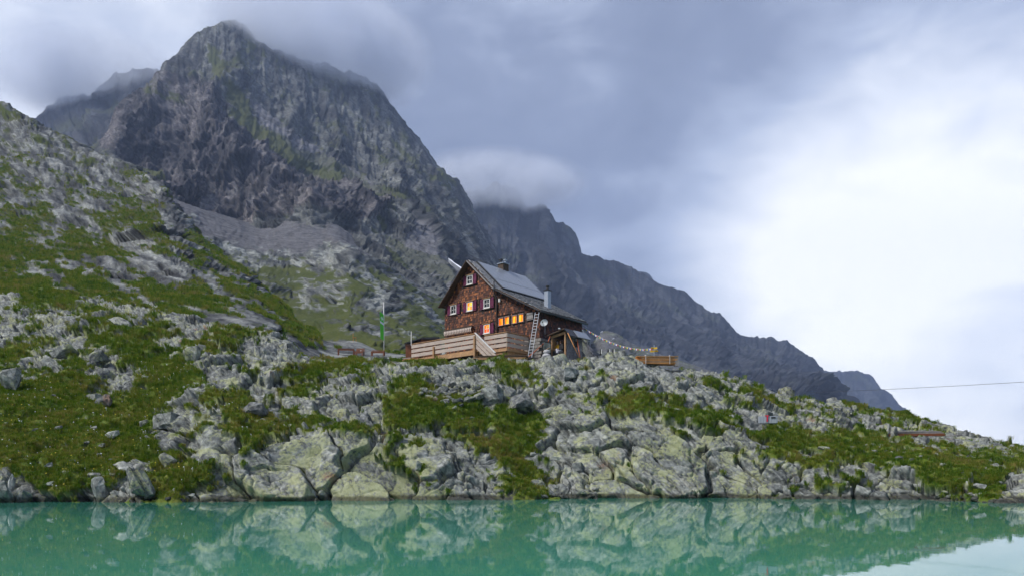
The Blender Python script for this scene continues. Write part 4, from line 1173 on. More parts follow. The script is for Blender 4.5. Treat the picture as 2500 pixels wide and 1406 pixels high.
# ------------------------------------------------------------------ open shed with two people, hut-local frame
shed = empty('open_shed', HO, HRZ)
tag(shed, 'small shingled wooden shed with open front beside the stone base', 'shed')
x0, x1, y0, y1 = 0.82, 1.93, 0.30, 2.15
for (x, zt, m) in ((x0, 1.42, M_timber), (x1, 1.62, M_timber)):
    MB().box((x, y0, zt / 2 - 0.3), (0.10, 0.10, zt + 0.55)).build('post', m, shed)
MB().beam((x0 + 0.05, y0, 1.36), (x1 - 0.05, y0, 1.52), 0.09, 0.15).build('header', M_timber, shed)
MB().box((x1, (y0 + y1) / 2 + 0.05, 0.45), (0.05, y1 - y0, 1.95)).build('side_wall', M_wall, shed)
shingles('side_shingles', M_shgrey, shed, [(0.05, -0.5), (1.85, -0.5), (1.85, 1.30), (0.05, 1.55)], [(0.95, 1.3, 0.82, 1.02)], (x1 + 0.03, y0, 0), (0, 1, 0), (0, 0, 1), (1, 0, 0), (0.09, 0.17), 0.20, 12)
MB().box((x0 - 0.02, (y0 + y1) / 2 + 0.05, 0.4), (0.05, y1 - y0 - 0.1, 1.8)).build('side_wall', M_timber, shed)
MB().box(((x0 + x1) / 2, y1, 0.4), (x1 - x0, 0.05, 1.9)).build('back_wall', M_timber, shed)  # left and back walls in lighter timber, to bounce light inside the shed
MB().box(((x0 + x1) / 2, 1.25, -0.14), (x1 - x0 - 0.1, 1.6, 0.1)).build('shed_floor', M_dkwood, shed)
MB().box(((x0 + x1) / 2, 0.90, 0.27), (x1 - x0 - 0.1, 0.55, 0.06)).build('bench', M_oldwood, shed)
for k in range(5): MB().tube([(x0 + 0.1 + k * 0.21, 0.34, -0.15), (x0 + 0.1 + k * 0.21, 0.62, -0.15)], 0.09, 8).build('log_end', M_oldwood, shed)
sr = MB().prism([(0.60, 0.02, 1.42), (2.06, 0.02, 1.72), (2.06, 2.35, 1.72), (0.60, 2.35, 1.42)], (-0.02, 0, 0.06)).build('roof', M_dkwood, shed)
MB().prism([(2.065, 0.02, 1.72), (2.50, 0.02, 1.20), (2.50, 2.35, 1.20), (2.065, 2.35, 1.72)], (0.03, 0, 0.04)).build('roof_flap', M_gutter, sr)
MB().prism([(2.14, 0.9, 1.72), (2.56, 0.9, 1.22), (2.56, 2.3, 1.22), (2.14, 2.3, 1.72)], (0.04, 0, 0.03)).build('solar_panel', M_panel, sr)
MB().box((1.66, 0.0, 1.78), (0.10, 0.30, 0.07), Matrix.Rotation(0.5, 3, 'Z')).build('floodlight', M_alu, sr)

def person(name, label, base, turn, col, lean=0.12, hair=(0.03, 0.02, 0.015), legs=(0.05, 0.05, 0.045), cross=False):
    """a seated figure: skinned skeleton, clothes as children; base is the point on the seat below the pelvis, +y is where it faces"""
    root = empty(name, base, turn); tag(root, label, 'person')
    def skin(nm, verts, edges, radii, mat, sub=2):
        me = bpy.data.meshes.new(nm); me.from_pydata(verts, edges, []); o = link(nm, me, mat, root)
        md = o.modifiers.new('s', 'SKIN'); md.use_smooth_shade = True
        for v, r_ in zip(me.skin_vertices[0].data, radii): v.radius = (r_, r_)
        me.skin_vertices[0].data[0].use_root = True
        sb = o.modifiers.new('d', 'SUBSURF'); sb.levels = sub; sb.render_levels = sub
        dg = bpy.context.evaluated_depsgraph_get(); dg.update()
        m2 = bpy.data.meshes.new_from_object(o.evaluated_get(dg)); o.modifiers.clear(); old = o.data; o.data = m2; bpy.data.meshes.remove(old)
        if len(m2.materials) == 0: m2.materials.append(mat)
        return o
    k = 0.42 if cross else 0.0
    V = [(0, 0, 0.10), (0, 0.03, 0.30), (0, 0.05 + lean * 0.2, 0.46), (0, 0.06 + lean * 0.3, 0.55), (0, 0.08 + lean * 0.3, 0.62), (0, 0.10 + lean * 0.4, 0.72), (0, 0.10 + lean * 0.4, 0.80)]
    Rd = [0.16, 0.15, 0.16, 0.06, 0.055, 0.085, 0.07]
    E = [(0, 1), (1, 2), (2, 3), (3, 4), (4, 5), (5, 6)]
    def chain(start, pts, rr):
        prev = start
        for p, r_ in zip(pts, rr):
            V.append(p); Rd.append(r_); E.append((prev, len(V) - 1)); prev = len(V) - 1
    for s in (-1, 1):
        chain(2, [(s * 0.17, 0.05, 0.47), (s * 0.23, 0.10, 0.24), (s * 0.10, 0.30, 0.20), (s * 0.05, 0.36, 0.20)], [0.075, 0.055, 0.042, 0.045])
        if cross and s == 1:
            chain(0, [(0.09, 0.12, 0.09), (0.02, 0.45, 0.20), (-0.16, 0.50, -0.12), (-0.20, 0.62, -0.14)], [0.10, 0.075, 0.05, 0.05])
        else:
            chain(0, [(s * 0.09, 0.12, 0.08), (s * 0.12, 0.45, 0.08), (s * 0.13, 0.44, -0.33), (s * 0.14, 0.60, -0.36)], [0.10, 0.075, 0.05, 0.05])
    skinm = plain(name + '_skin', (0.42, 0.24, 0.17), 0.6, 0.08)
    body = skin('body', V, E, Rd, skinm)
    jm = plain(name + '_jacket', col, 0.8, 0.15, 14.0); lm = plain(name + '_trousers', legs, 0.85, 0.15, 14.0); hm = plain(name + '_hair', hair, 0.7, 0.3, 30)
    def shell(nm, test, mat, grow):
        me = body.data; bm = bmesh.new(); bm.from_mesh(me); bm.normal_update()
        for v in bm.verts: v.co += v.normal * grow
        bmesh.ops.delete(bm, geom=[f for f in bm.faces if not test(f.calc_center_median())], context='FACES')
        m2 = bpy.data.meshes.new(nm); bm.to_mesh(m2); bm.free(); m2.polygons.foreach_set('use_smooth', [True] * len(m2.polygons))
        m2.materials.clear(); return link(nm, m2, mat, root)
    shell('jacket', lambda c: (c.z > 0.12 and c.z < 0.59 and not (c.y > 0.33 and abs(c.x) < 0.10)) and not (c.z < 0.16 and c.y > 0.18), jm, 0.022)
    shell('trousers', lambda c: c.z < 0.16 and c.z > -0.30 or (c.y > 0.36 and c.z < 0.3), lm, 0.014)
    shell('shoes', lambda c: c.z <= -0.29 or (cross and c.y > 0.52 and c.z < -0.05), M_black, 0.02)
    hy = 0.10 + lean * 0.4
    bm = bmesh.new(); bmesh.ops.create_uvsphere(bm, u_segments=16, v_segments=10, radius=0.112)
    for v in bm.verts: v.co = Vector((v.co.x * 0.86, v.co.y * 1.0 - 0.02, v.co.z * 1.02)) + Vector((0, hy, 0.775))
    bmesh.ops.delete(bm, geom=[f for f in bm.faces if f.calc_center_median().y > hy + 0.035 and f.calc_center_median().z < 0.83 or f.calc_center_median().z < 0.70], context='FACES')
    m2 = bpy.data.meshes.new('hair'); bm.to_mesh(m2); bm.free(); m2.polygons.foreach_set('use_smooth', [True] * len(m2.polygons)); link('hair', m2, hm, root)
    for s in (-1, 1):
        MB().box((s * 0.033, hy + 0.083, 0.765), (0.02, 0.012, 0.012)).build('eye', M_ink, root)
        MB().box((s * 0.083, hy + 0.0, 0.755), (0.02, 0.035, 0.05)).build('ear', skinm, root)
    MB().add([(0, hy + 0.115, 0.735), (-0.014, hy + 0.085, 0.73), (0.014, hy + 0.085, 0.73), (0, hy + 0.085, 0.77)], [(0, 1, 2), (0, 2, 3), (0, 3, 1)]).build('nose', skinm, root)
    MB().box((0, hy + 0.083, 0.705), (0.04, 0.01, 0.008)).build('mouth', M_redwood, root)
    for s in (-1, 1):
        b = MB()
        hx, hyy, hz = s * 0.05, 0.36, 0.20
        for f in range(4):
            b.tube([(hx - s * 0.02 + s * f * 0.014, hyy + 0.02, hz + 0.02), (hx - s * 0.03 + s * f * 0.014, hyy + 0.055, hz + 0.012), (hx - s * 0.035 + s * f * 0.012, hyy + 0.07 - 0.004 * abs(f - 1), hz - 0.015)], 0.008, 5)
        b.tube([(hx - s * 0.02, hyy, hz + 0.02), (hx - s * 0.045, hyy + 0.025, hz + 0.03)], 0.009, 5)
        b.build('fingers', skinm, root)
    return root
pw = wld((0.99, 0.80, 0.30)); person('person', 'person in a yellow jacket and dark trousers sitting in the shed doorway', pw, HRZ + math.pi + 0.15, (0.62, 0.33, 0.008))
pw = wld((1.36, 0.72, 0.30)); person('person', 'person in dark top and light grey trousers sitting cross-legged in the shed', pw, HRZ + math.pi - 0.35, (0.015, 0.014, 0.016), hair=(0.10, 0.06, 0.04), legs=(0.42, 0.42, 0.47), cross=True)

# things leaning about the shed
def strap(name, label, pts, r_, mat, cat):
    b = MB().tube([Vector(p) for p in pts], r_, 5).build(name, mat); return tag(b, label, cat)
strap('tension_strap', 'orange tension strap running from the ladder foot up to the shed post', [at(1286, 874, 48.6), at(1305, 858, 48.9), at(1327, 838, 49.3)], 0.028, M_strap, 'strap')
strap('tension_strap', 'short orange strap hanging from the left post of the shed', [at(1343, 820, 49.4), at(1339, 831, 49.3), at(1338, 836, 49.3)], 0.022, M_strap, 'strap')
strap('wooden_pole', 'thin pale pole lying from the dark tarpaulin to the shed post', [at(1326, 857, 49.1), at(1345, 846, 49.2)], 0.02, M_timber, 'pole')
strap('wooden_pole', 'pale yellow pole leaning against the shed side wall', [at(1386, 812, 48.4), at(1414, 871, 48.0)], 0.03, M_orange, 'pole')
strap('tension_strap', 'orange strap anchored beside the pale leaning pole', [at(1409, 827, 49.2), at(1412, 848, 48.8), at(1416, 871, 48.1)], 0.03, M_strap, 'strap')
b = MB().prism([at(1326, 834, 49.5), at(1344, 838, 49.2), at(1344, 872, 49.0), at(1326, 872, 49.3)], (0.05, 0.12, 0)).build('tarpaulin', M_tarp)
tag(b, 'dark green tarpaulin hung between the stone base and the shed', 'tarpaulin')
def blob(name, c, r_, mat, seed, label, cat, group=None):
    bm = bmesh.new(); bmesh.ops.create_icosphere(bm, subdivisions=3, radius=1); rr = random.Random(seed); o3 = Vector((rr.random() * 9, rr.random() * 9, rr.random() * 9))
    from mathutils import noise as mn
    for v in bm.verts:
        k = 1 + 0.18 * mn.noise(v.co * 1.6 + o3); v.co = Vector((v.co.x * r_[0] * k, v.co.y * r_[1] * k, (abs(v.co.z) ** 0.8 * (1 if v.co.z > 0 else -1)) * r_[2] * k))
    me = bpy.data.meshes.new(name); bm.to_mesh(me); bm.free(); me.polygons.foreach_set('use_smooth', [True] * len(me.polygons))
    o = link(name, me, mat); o.location = c; return tag(o, label, cat, group)
blob('sack', at(1334, 868, 48.85), (0.28, 0.2, 0.16), M_sack, 1, 'pale grey sack lying on the ground under the dark tarpaulin', 'sack')
blob('sack', at(1335, 858, 49.0), (0.22, 0.18, 0.14), M_sack, 2, 'pale grey sack lying on top of another beside the shed', 'sack')
# ------------------------------------------------------------------ small things round the hut
def on_near(px, py): return hit(near, px, py)
# low shed behind the left end of the deck
ls = empty('low_shed', at(1030, 868, 57.0)); o_ = ls.location.copy()
tag(ls, 'low brown board shed with dark roof behind the left end of the deck', 'shed')
def rel(px, py, Y): return at(px, py, Y) - o_
for k in range(6):
    a = rel(993 + k * 5.6, 0, 57.0); x = a.x
    MB().box((x, 0, 0.15), (0.17, 0.04, 1.5)).build('wall_board', M_redwood, ls)
MB().prism([rel(1027, 870, 57.05), rel(1074, 870, 57.05), rel(1074, 828, 57.05), rel(1031, 826, 57.05), rel(1027, 829, 57.05)], (0, 1.6, 0)).build('wall', M_redwood, ls)
MB().prism([rel(995, 870, 57.05), rel(1026, 870, 57.05), rel(1026, 832, 57.05), rel(995, 842, 57.05)], (0, 1.6, 0)).build('wall', M_redwood, ls)
MB().prism([rel(987, 838.5, 56.8), rel(1031, 825.5, 56.8), rel(1031, 823, 56.8), rel(987, 836, 56.8)], (0, 2.0, 0)).build('roof', M_gutter, ls)
MB().prism([rel(1031.3, 827.5, 56.8), rel(1073, 827, 56.8), rel(1073, 822, 56.8), rel(1031.3, 822.5, 56.8)], (0, 2.0, 0)).build('roof', M_black, ls)
st = MB().box((0, 0, 0.5), (0.07, 0.07, 1.0)).box((0, 0, 1.02), (0.05, 0.05, 0.06)).build('marker_stake', M_white); st.location = at(1004, 842, 55.5)
tag(st, 'white wooden stake standing at the left end of the deck', 'stake')

# flagpole and flag
fp = hit(left, 939, 859); FY = fp.y
pole = MB().tube([(0, 0, -0.6), (0, 0, 3.0), (-0.03, 0, 5.86)], [0.05, 0.05, 0.035], 10).build('flagpole', M_white); pole.location = fp
tag(pole, 'tall white flagpole standing left of the hut', 'flagpole')
flag = empty('flag', at(937.6, 768, FY)); tag(flag, 'long bright green banner with white emblem and white band on the flagpole', 'flag')
M_green = plain('green_cloth', (0.10, 0.52, 0.03), 0.8, 0.12, 3.0); M_wcloth = plain('white_cloth', (0.80, 0.82, 0.80), 0.8, 0.05)
def flag_pt(u, v, off=0.0):       # u across from the pole, v down
    w = 0.06 * math.sin(v * 5.0 + u * 4) * u
    return Vector((-0.40 * u + 0.05 * v * u, -0.42 * u + w - off, 0.28 * u - 2.95 * v - 0.30 * u * v * 0.2))
def cloth(name, u0, u1, v0, v1, mat, off, nu=4, nv=14):
    vs, fs = [], []
    for side in (0, 1):
        for j in range(nv + 1):
            for i in range(nu + 1): vs.append(flag_pt(u0 + (u1 - u0) * i / nu, v0 + (v1 - v0) * j / nv, off + side * 0.008))
    n = (nu + 1) * (nv + 1)
    for j in range(nv):
        for i in range(nu):
            a = j * (nu + 1) + i; fs.append((a, a + 1, a + nu + 2, a + nu + 1)); fs.append((n + a, n + a + nu + 1, n + a + nu + 2, n + a + 1))
    return MB().add(vs, fs, True).build(name, mat, flag, fix=False)
cloth('cloth', 0.02, 1.0, 0.0, 1.0, M_green, 0.0)
cloth('white_band', 0.02, 1.0, 0.34, 0.42, M_wcloth, 0.02, 4, 3)
em = MB(); c = Vector((0.5, 0.20))
for k in range(8):
    a = 2 * math.pi * k / 8; L = 0.34 if k % 2 == 0 else 0.26
    t1 = (c.x + math.cos(a) * L, c.y + math.sin(a) * L * 0.27); p1 = (c.x + math.cos(a + 0.33) * L * 0.6, c.y + math.sin(a + 0.33) * L * 0.6 * 0.27); p2 = (c.x + math.cos(a - 0.33) * L * 0.6, c.y + math.sin(a - 0.33) * L * 0.6 * 0.27)
    em.add([flag_pt(c.x, c.y, 0.022), flag_pt(*p2, 0.022), flag_pt(*t1, 0.022), flag_pt(*p1, 0.022)], [(0, 1, 2, 3)])
em.build('emblem', M_wcloth, flag, fix=False)

# terrace furniture
def table_bench(name, label, cat, px, py, Y, w, h, d, rz, slats=3, back=0.0):
    r_ = empty(name, hit(left, px, py - 1), rz); tag(r_, label, cat, None)
    for k in range(slats):
        MB().box((0, -d / 2 + d * (k + 0.5) / slats, h), (w, d / slats - 0.02, 0.05)).build('slat', M_redwood, r_)
    for sx in (-1, 1):
        for sy in (-1, 1): MB().box((sx * (w / 2 - 0.07), sy * (d / 2 - 0.06), h / 2 - 0.2), (0.10, 0.10, h + 0.35)).build('leg', M_redwood, r_)
    MB().box((0, -d / 2 + 0.03, h - 0.12), (w - 0.25, 0.03, 0.12)).build('apron', M_redwood, r_)
    if back:
        for k in range(3): MB().box((0, d / 2, h + 0.12 + k * back / 3), (w, 0.035, back / 3 - 0.03)).build('back_slat', M_redwood, r_)
    return r_
table_bench('picnic_table', 'reddish wooden table on the terrace, leftmost of the furniture group', 'table', 846, 861, 88, 1.75, 0.66, 0.9, R(8), 5)
r_ = table_bench('garden_bench', 'reddish wooden bench seen end-on beside the terrace table', 'bench', 877, 861, 87, 0.95, 0.42, 0.6, R(-10), 3, 0.36)
table_bench('garden_bench', 'orange wooden bench standing beside the foot of the flagpole', 'bench', 920, 861, 86, 1.45, 0.40, 0.55, R(-4), 3, 0.16)
b = MB().tube([(0, 0, 0), (0, 0, 0.12), (0, 0, 0.20)], [0.04, 0.04, 0.015], 8).box((0, 0, 0.06), (0.082, 0.082, 0.05)).build('bottle', M_white); b.location = r_.location + Vector((0.12, 0.1, 0.445)); tag(b, 'small white bottle standing on the end-on terrace bench', 'bottle')
ch = empty('wooden_chair', hit(left, 866.5, 829) + Vector((0, 0, 0.12)), R(15)); tag(ch, 'orange-brown wooden chair standing alone on the rocky knoll', 'chair')
MB().box((0, 0, 0.45), (0.42, 0.42, 0.04)).build('seat', M_orange, ch)
for sx in (-1, 1):
    for sy in (-1, 1): MB().box((sx * 0.18, sy * 0.18, 0.15), (0.045, 0.045, 0.60)).build('leg', M_orange, ch)
for sy in (-1, 1): MB().box((-0.19, sy * 0.18, 0.72), (0.045, 0.045, 0.54)).build('back_post', M_orange, ch)
for z in (0.62, 0.78, 0.92): MB().box((-0.19, 0, z), (0.03, 0.32, 0.07)).build('back_slat', M_orange, ch)

# stacks of timber
def timber_stack(name, label, px0, px1, py, Y0, Y1, rows, per, th, bw, mats, seed, end=0.3):
    a, c = at(px0, py, Y0), at(px1, py, Y1)
    z0 = min(a.z, c.z); a.z = c.z = z0
    r_ = empty(name, (a + c) / 2, math.atan2(c.y - a.y, c.x - a.x)); tag(r_, label, 'timber stack')
    L = (c - a).length; rr = random.Random(seed)
    for j in range(rows):
        for i in range(per):
            l = L * rr.uniform(1 - end, 1.0); x = rr.uniform(-1, 1) * (L - l) / 2
            y = (i - (per - 1) / 2) * (bw + 0.02) + rr.uniform(-0.02, 0.02); z = th / 2 + j * (th + 0.006)
            M = Matrix.Rotation(rr.uniform(-0.012, 0.012), 3, 'Y') @ Matrix.Rotation(rr.uniform(-0.02, 0.02), 3, 'Z')
            MB().box((x, y, z), (l, bw * rr.uniform(0.8, 1.0), th * 0.9), M).build('plank', rr.choice(mats), r_)
    return r_, L
timber_stack('timber_stack', 'stack of dark old planks lying on the grass below the deck stair', 1156, 1290, 879, 47.6, 46.9, 5, 4, 0.062, 0.20, [M_dkwood, M_dkwood, M_timber], 3)
timber_stack('timber_stack', 'few pale planks stacked under the left end of the deck', 984, 1012, 879, 52.0, 51.6, 3, 2, 0.06, 0.18, [M_orange, M_timber, M_oldwood], 4)
ts, L = timber_stack('timber_stack', 'stack of fresh orange boards with pale straps on the skyline by the signpost', 1552, 1652, 889, 46.4, 46.6, 7, 4, 0.066, 0.20, [M_orange, M_orange, M_timber], 5, 0.12)
for x in (-0.30, 0.28):
    b = MB()
    for z0, z1, y0, y1 in ((-0.02, 0.52, -0.47, -0.47), (0.52, 0.52, -0.47, 0.47)): b.beam((L * x, y0, z0), (L * x, y1, z1), 0.035, 0.02, (1, 0, 0))
    b.build('strap', M_white, ts)
b = MB().box((0, 0, 0.2), (0.24, 0.24, 0.62)).box((0, 0, 0.52), (0.22, 0.22, 0.04)).build('support_block', M_oldwood); b.location = at(1651, 889, 46.3); tag(b, 'grey wooden block standing at the right end of the orange boards', 'block')
ts, L = timber_stack('timber_stack', 'long mauve-brown planks stacked on the slope at the far right', 2122, 2302, 1064, 45.5, 45.0, 4, 3, 0.075, 0.22, [M_mauve, M_redwood, M_oldwood], 6, 0.25)
b = MB().tube([at(2290, 1063, 44.8), at(2350, 1062, 44.6)], 0.035, 6).build('wooden_pole', M_oldwood); tag(b, 'thin grey pole sticking out right of the mauve planks', 'pole')

# signpost and prayer flags
SP = at(1597, 872, 47.5)
sg = empty('signpost', SP); tag(sg, 'grey metal signpost with yellow trail arrows behind the orange boards', 'signpost')
MB().tube([(0, 0, -0.6), (0, 0, 0.80)], 0.022, 8).build('pole', M_steel, sg)
for (z, sx, ang) in ((0.60, -1, 0.35), (0.58, 1, -0.8), (0.42, 1, 0.2), (0.40, -1, -0.25)):
    b = MB(); L = 0.22
    q = Matrix.Rotation(ang, 3, 'Z')
    pts = [q @ Vector((sx * x, -0.03, zz + z)) for x, zz in ((0.0, -0.055), (L, -0.055), (L + 0.06, 0), (L, 0.055), (0.0, 0.055))]
    s_ = b.prism(pts, (0, 0.012, 0)).build('arrow_board', M_yellow, sg)
    t_ = MB()
    for k in range(2):
        c = q @ Vector((sx * (0.05 + 0.07 * k + 0.035), -0.038, z + 0.0)); t_.box(c, (0.055, 0.004, 0.018), q)
    t_.build('lettering', M_ink, s_)
line = empty('prayer_flag_line', at(1421, 797, 53.7)); o_ = line.location.copy()
tag(line, 'string of small coloured prayer flags sagging from the hut corner to the signpost', 'prayer flags')
ctrl = [(1421, 797, 53.7), (1445, 811.5, 52.8), (1470, 825, 51.9), (1495, 836, 51.0), (1520, 844.5, 50.1), (1545, 849.5, 49.2), (1568, 851.5, 48.4), (1594, 850, 47.5)]
cp = [at(*c) - o_ for c in ctrl]
def along(u):
    k = min(int(u * 7), 6); f = u * 7 - k; return cp[k].lerp(cp[k + 1], f)
MB().tube(cp, 0.008, 5).build('cord', M_white, line)
FC = [plain('flag_' + n, c, 0.8, 0.1) for n, c in (('white', (0.75, 0.75, 0.78)), ('red', (0.45, 0.012, 0.04)), ('green', (0.02, 0.20, 0.07)), ('yellow', (0.70, 0.60, 0.03)), ('blue', (0.08, 0.14, 0.48)))]
for k in range(52):
    a, c = along((k + 0.12) / 52.5), along((k + 0.88) / 52.5); dn = Vector((0.015 * math.sin(k * 1.7), -0.03 * math.cos(k * 2.3), -0.105))
    MB().prism([a, c, c + dn, a + dn * 0.97], (0, 0.006, 0)).build('flag', FC[k % 5], line)
for k, (px, w) in enumerate(((1467, 0.09), (1486.5, 0.12), (1498, 0.11))):
    p = at(px, 860, 46.2)
    b = empty('marker_post', p); tag(b, ('short black and white marker post, leftmost of three on the crest', 'short black and white marker post, middle one of three on the crest', 'short black and white marker post, rightmost of three on the crest')[k], 'post', 'marker posts on the crest')
    MB().box((-w * 0.35, 0, 0.02), (w * 0.65, 0.1, 0.36)).build('dark_side', M_ink, b); MB().box((w * 0.32, 0, 0.06), (w * 0.6, 0.1, 0.28)).build('white_side', M_white, b)
# crate with a red cloth on the right slope
cp_ = on_near(1868, 1034); cr = empty('plastic_crate', cp_ + Vector((0, -0.15, 0.05)), R(-14)); tag(cr, 'grey plastic crate with a red cloth on the right-hand rocks', 'crate')
k = cp_.y / FPX; W, H, D = 42 * k, 17 * k, 0.5
M_crate = plain('grey_plastic', (0.36, 0.39, 0.43), 0.5, 0.06)
for (c, s_) in (((0, -D / 2, H / 2), (W, 0.03, H)), ((0, D / 2, H / 2), (W, 0.03, H)), ((-W / 2, 0, H / 2), (0.03, D - 0.04, H)), ((W / 2, 0, H / 2), (0.03, D - 0.04, H)), ((0, 0, 0.02), (W - 0.04, D - 0.04, 0.03))):
    MB().box(c, s_).build('side', M_crate, cr)
for i in range(7): MB().box((-W / 2 + 0.06 + i * (W - 0.12) / 6, -D / 2 - 0.025, H / 2), (0.03, 0.02, H - 0.04)).build('rib', M_crate, cr)
MB().box((W * 0.28, -D / 2 - 0.03, H * 0.78), (W * 0.24, 0.025, H * 0.22)).build('handle_slot', M_black, cr)
M_red = plain('red_cloth', (0.62, 0.012, 0.05), 0.8, 0.2, 20)
rc = MB().beam((-W * 0.06, -D / 2 - 0.06, H * 0.2), (-W * 0.04, -D / 2 - 0.055, H * 1.06), 0.06, 0.02, (0, -1, 0)).beam((-W * 0.18, -D / 2 + 0.02, H * 1.04), (W * 0.04, -D / 2, H * 1.06), 0.12, 0.04).build('red_cloth', M_red); rc.location = cr.location; rc.rotation_euler = cr.rotation_euler
tag(rc, 'red cloth draped over the edge of the grey crate', 'cloth')
# cableway line across the valley on the right
cb = MB(); cb.tube([at(1960 + 8 * k, 958.5 - 1.95 * k * 0.16 * (1 + k * 0.004), 420 - 4.2 * k) for k in range(0, 86, 5)], [0.10 - 0.0009 * k for k in range(0, 86, 5)], 5)
tag(cb.build('cable', M_black), 'thin dark cable running across the sky at the far right', 'cable')
# old snow below the cliffs left of the hut roof
pts = [(1094, 630), (1102, 635), (1110, 642), (1120, 648), (1134, 658), (1130, 659), (1117, 650), (1108, 643), (1100, 637)]
Ys = min(hit(mt, 1110, 645, 8).y, hit(val, 1110, 645, 8).y) - 5
sn = MB().prism([at(x, y, Ys + (y - 640) * -0.6) for x, y in pts], (0, 6, -1.5)).build('snow_patch', plain('old_snow', (0.80, 0.82, 0.86), 0.7, 0.05, 0.3)); tag(sn, 'narrow white patch of old snow left of the hut roof', 'snow')
for px, py, w in ((1469, 808, 6), (1497, 825, 5)):
    p = hit(rg, px, py, 8); Y = min(p.y, hit(val, px, py, 8).y) - 15; k = Y / FPX
    b = MB().prism([at(px - w / 2, py + 1, Y), at(px + w / 2, py - 1, Y), at(px + w / 2, py + 1.2, Y), at(px - w / 2 + 1, py + 2.6, Y)], (0, 3, -1)).build('snow_patch', bpy.data.materials['old_snow'])
    tag(b, 'tiny white snow patch above the string of flags, ' + ('upper of two' if px < 1480 else 'lower of two'), 'snow')

# ------------------------------------------------------------------ loose rocks
M_rk = mat_near(True, 0.95); M_rkw = mat_near(True, 1.45)
def rock_mesh(seed, n=18, mat=None):
    from mathutils import noise as mn
    r_ = random.Random(seed); bm = bmesh.new()
    for _ in range(n):
        v = Vector((r_.uniform(-1, 1), r_.uniform(-1, 1), r_.uniform(-1, 1))); m = max(abs(v.x), abs(v.y), abs(v.z)); e_ = v.length
        v = v * (0.35 / e_ + 0.65 / m) * 0.5; bm.verts.new(v)
    h = bmesh.ops.convex_hull(bm, input=bm.verts)
    bmesh.ops.delete(bm, geom=[e for e in h['geom_interior'] if isinstance(e, bmesh.types.BMVert)], context='VERTS')
    bmesh.ops.triangulate(bm, faces=bm.faces)
    bmesh.ops.subdivide_edges(bm, edges=list(bm.edges), cuts=2, use_grid_fill=True)
    bm.normal_update(); off = Vector((seed * 3.1, 1.7 * seed, 5.0))
    for v in bm.verts:
        k = mn.noise(v.co * 3.2 + off) * 0.07 + mn.noise(v.co * 8 + off) * 0.03; lay = (v.co.z * 4.5 + v.co.x * 2 + mn.noise(v.co * 2 + off)) % 1.0
        v.co += v.normal * (k + lay * 0.035)
    me = bpy.data.meshes.new('rock'); bm.to_mesh(me); bm.free(); me.materials.append(mat or M_rk); return me
RM = [rock_mesh(k) for k in range(8)]; RW = [rock_mesh(20 + k, 14, M_rkw) for k in range(4)]
rr = random.Random(9)
def rock(name, px, py, w, h, label, group=None, tilt=0.0, mesh=None, depth=None, yaw=None, cat='rock', sink=0.25):
    p = on_near(px, py + h * 0.4); k = p.y / FPX
    o = link(name, mesh or rr.choice(RM), None)
    W, H = w * k, h * k; D = (depth or 0.8) * min(W, H * 1.5)
    o.scale = (W, D, H); o.rotation_euler = (rr.uniform(-0.15, 0.15), R(tilt), rr.uniform(-0.4, 0.4) if yaw is None else yaw)
    o.location = p + Vector((0, 0, H * (0.5 - sink)))
    return tag(o, label, cat, group)
# leaning shore slabs and big single blocks
big = [
 (240, 1193, 30, 78, -16, 'upright lichen-grey slab leaning left at the grassy left shore'),
 (327, 1178, 36, 92, -30, 'broad leaning slab, lower left of the pair on the left shore'),
 (352, 1176, 30, 86, -30, 'leaning slab, upper right of the pair on the left shore'),
 (303, 1136, 58, 26, 28, 'flat slab lying above the leaning pair on the left shore'),
 (8, 1200, 42, 56, 0, 'grey block at the left edge of the waterline'),
 (25, 1190, 14, 64, 4, 'narrow pale upright stone at the left end of the shore'),
 (55, 1205, 46, 44, 6, 'square grey block second from the left along the waterline'),
 (100, 1214, 46, 22, 18, 'low wedge of rock in the water left of the upright slab'),
 (405, 1116, 44, 30, 35, 'tilted grey slab in the turf right of the leaning pair'),
 (410, 1018, 66, 44, 0, 'domed grey boulder half sunk in turf above the left shore'),
 (350, 1028, 26, 20, 0, 'small grey boulder in turf left of the domed boulder'),
 (25, 925, 48, 58, 0, 'tall lichen-covered boulder with rust stain at the left edge'),
 (148, 856, 80, 32, -14, 'long wedge-shaped boulder on the left turf slope'),
 (240, 862, 42, 36, -20, 'pointed lichen boulder right of the long wedge boulder'),
 (228, 966, 40, 24, 0, 'rounded lichen boulder in the middle of the left slope'),
 (255, 975, 40, 34, -25, 'angular grey boulder leaning on the rounded lichen boulder'),
 (295, 782, 72, 24, 26, 'smooth mauve-grey slab under the dark turf overhang'),
 (617, 990, 74, 42, 8, 'big rounded boulder above the dark bushy gap in the rocks'),
 (470, 865, 40, 44, 0, 'blocky lichen boulder on the left crest'),
 (1203, 955, 56, 52, 0, 'big overhanging boulder at the head of the grassy gully'),
 (1265, 975, 74, 60, -10, 'large angular boulder right of the overhanging one'),
 (1390, 905, 50, 40, 0, 'rounded pale boulder below the open shed'),
 (1195, 1125, 30, 12, -22, 'pale flat stone resting on dark layered rock'),
 (1354, 1115, 32, 14, 4, 'flat pale stone in the lower part of the grassy gully'),
 (1410, 1132, 30, 30, 0, 'square grey block at the right side of the grassy gully'),
 (1022, 1135, 14, 26, 12, 'white broken stone face at the right end of the large slab'),
 (2390, 1182, 34, 18, 0, 'pale flat-topped boulder in the bright turf at right'),
 (2010, 1089, 30, 8, 0, 'thin pale slab lying in the turf of the right slope'),
 (1090, 959, 24, 9, 6, 'flat pale stone on top of the rubble below the hut'),
 (1045, 967, 20, 11, 6, 'tan stone at the left end of the rubble below the hut'),
]
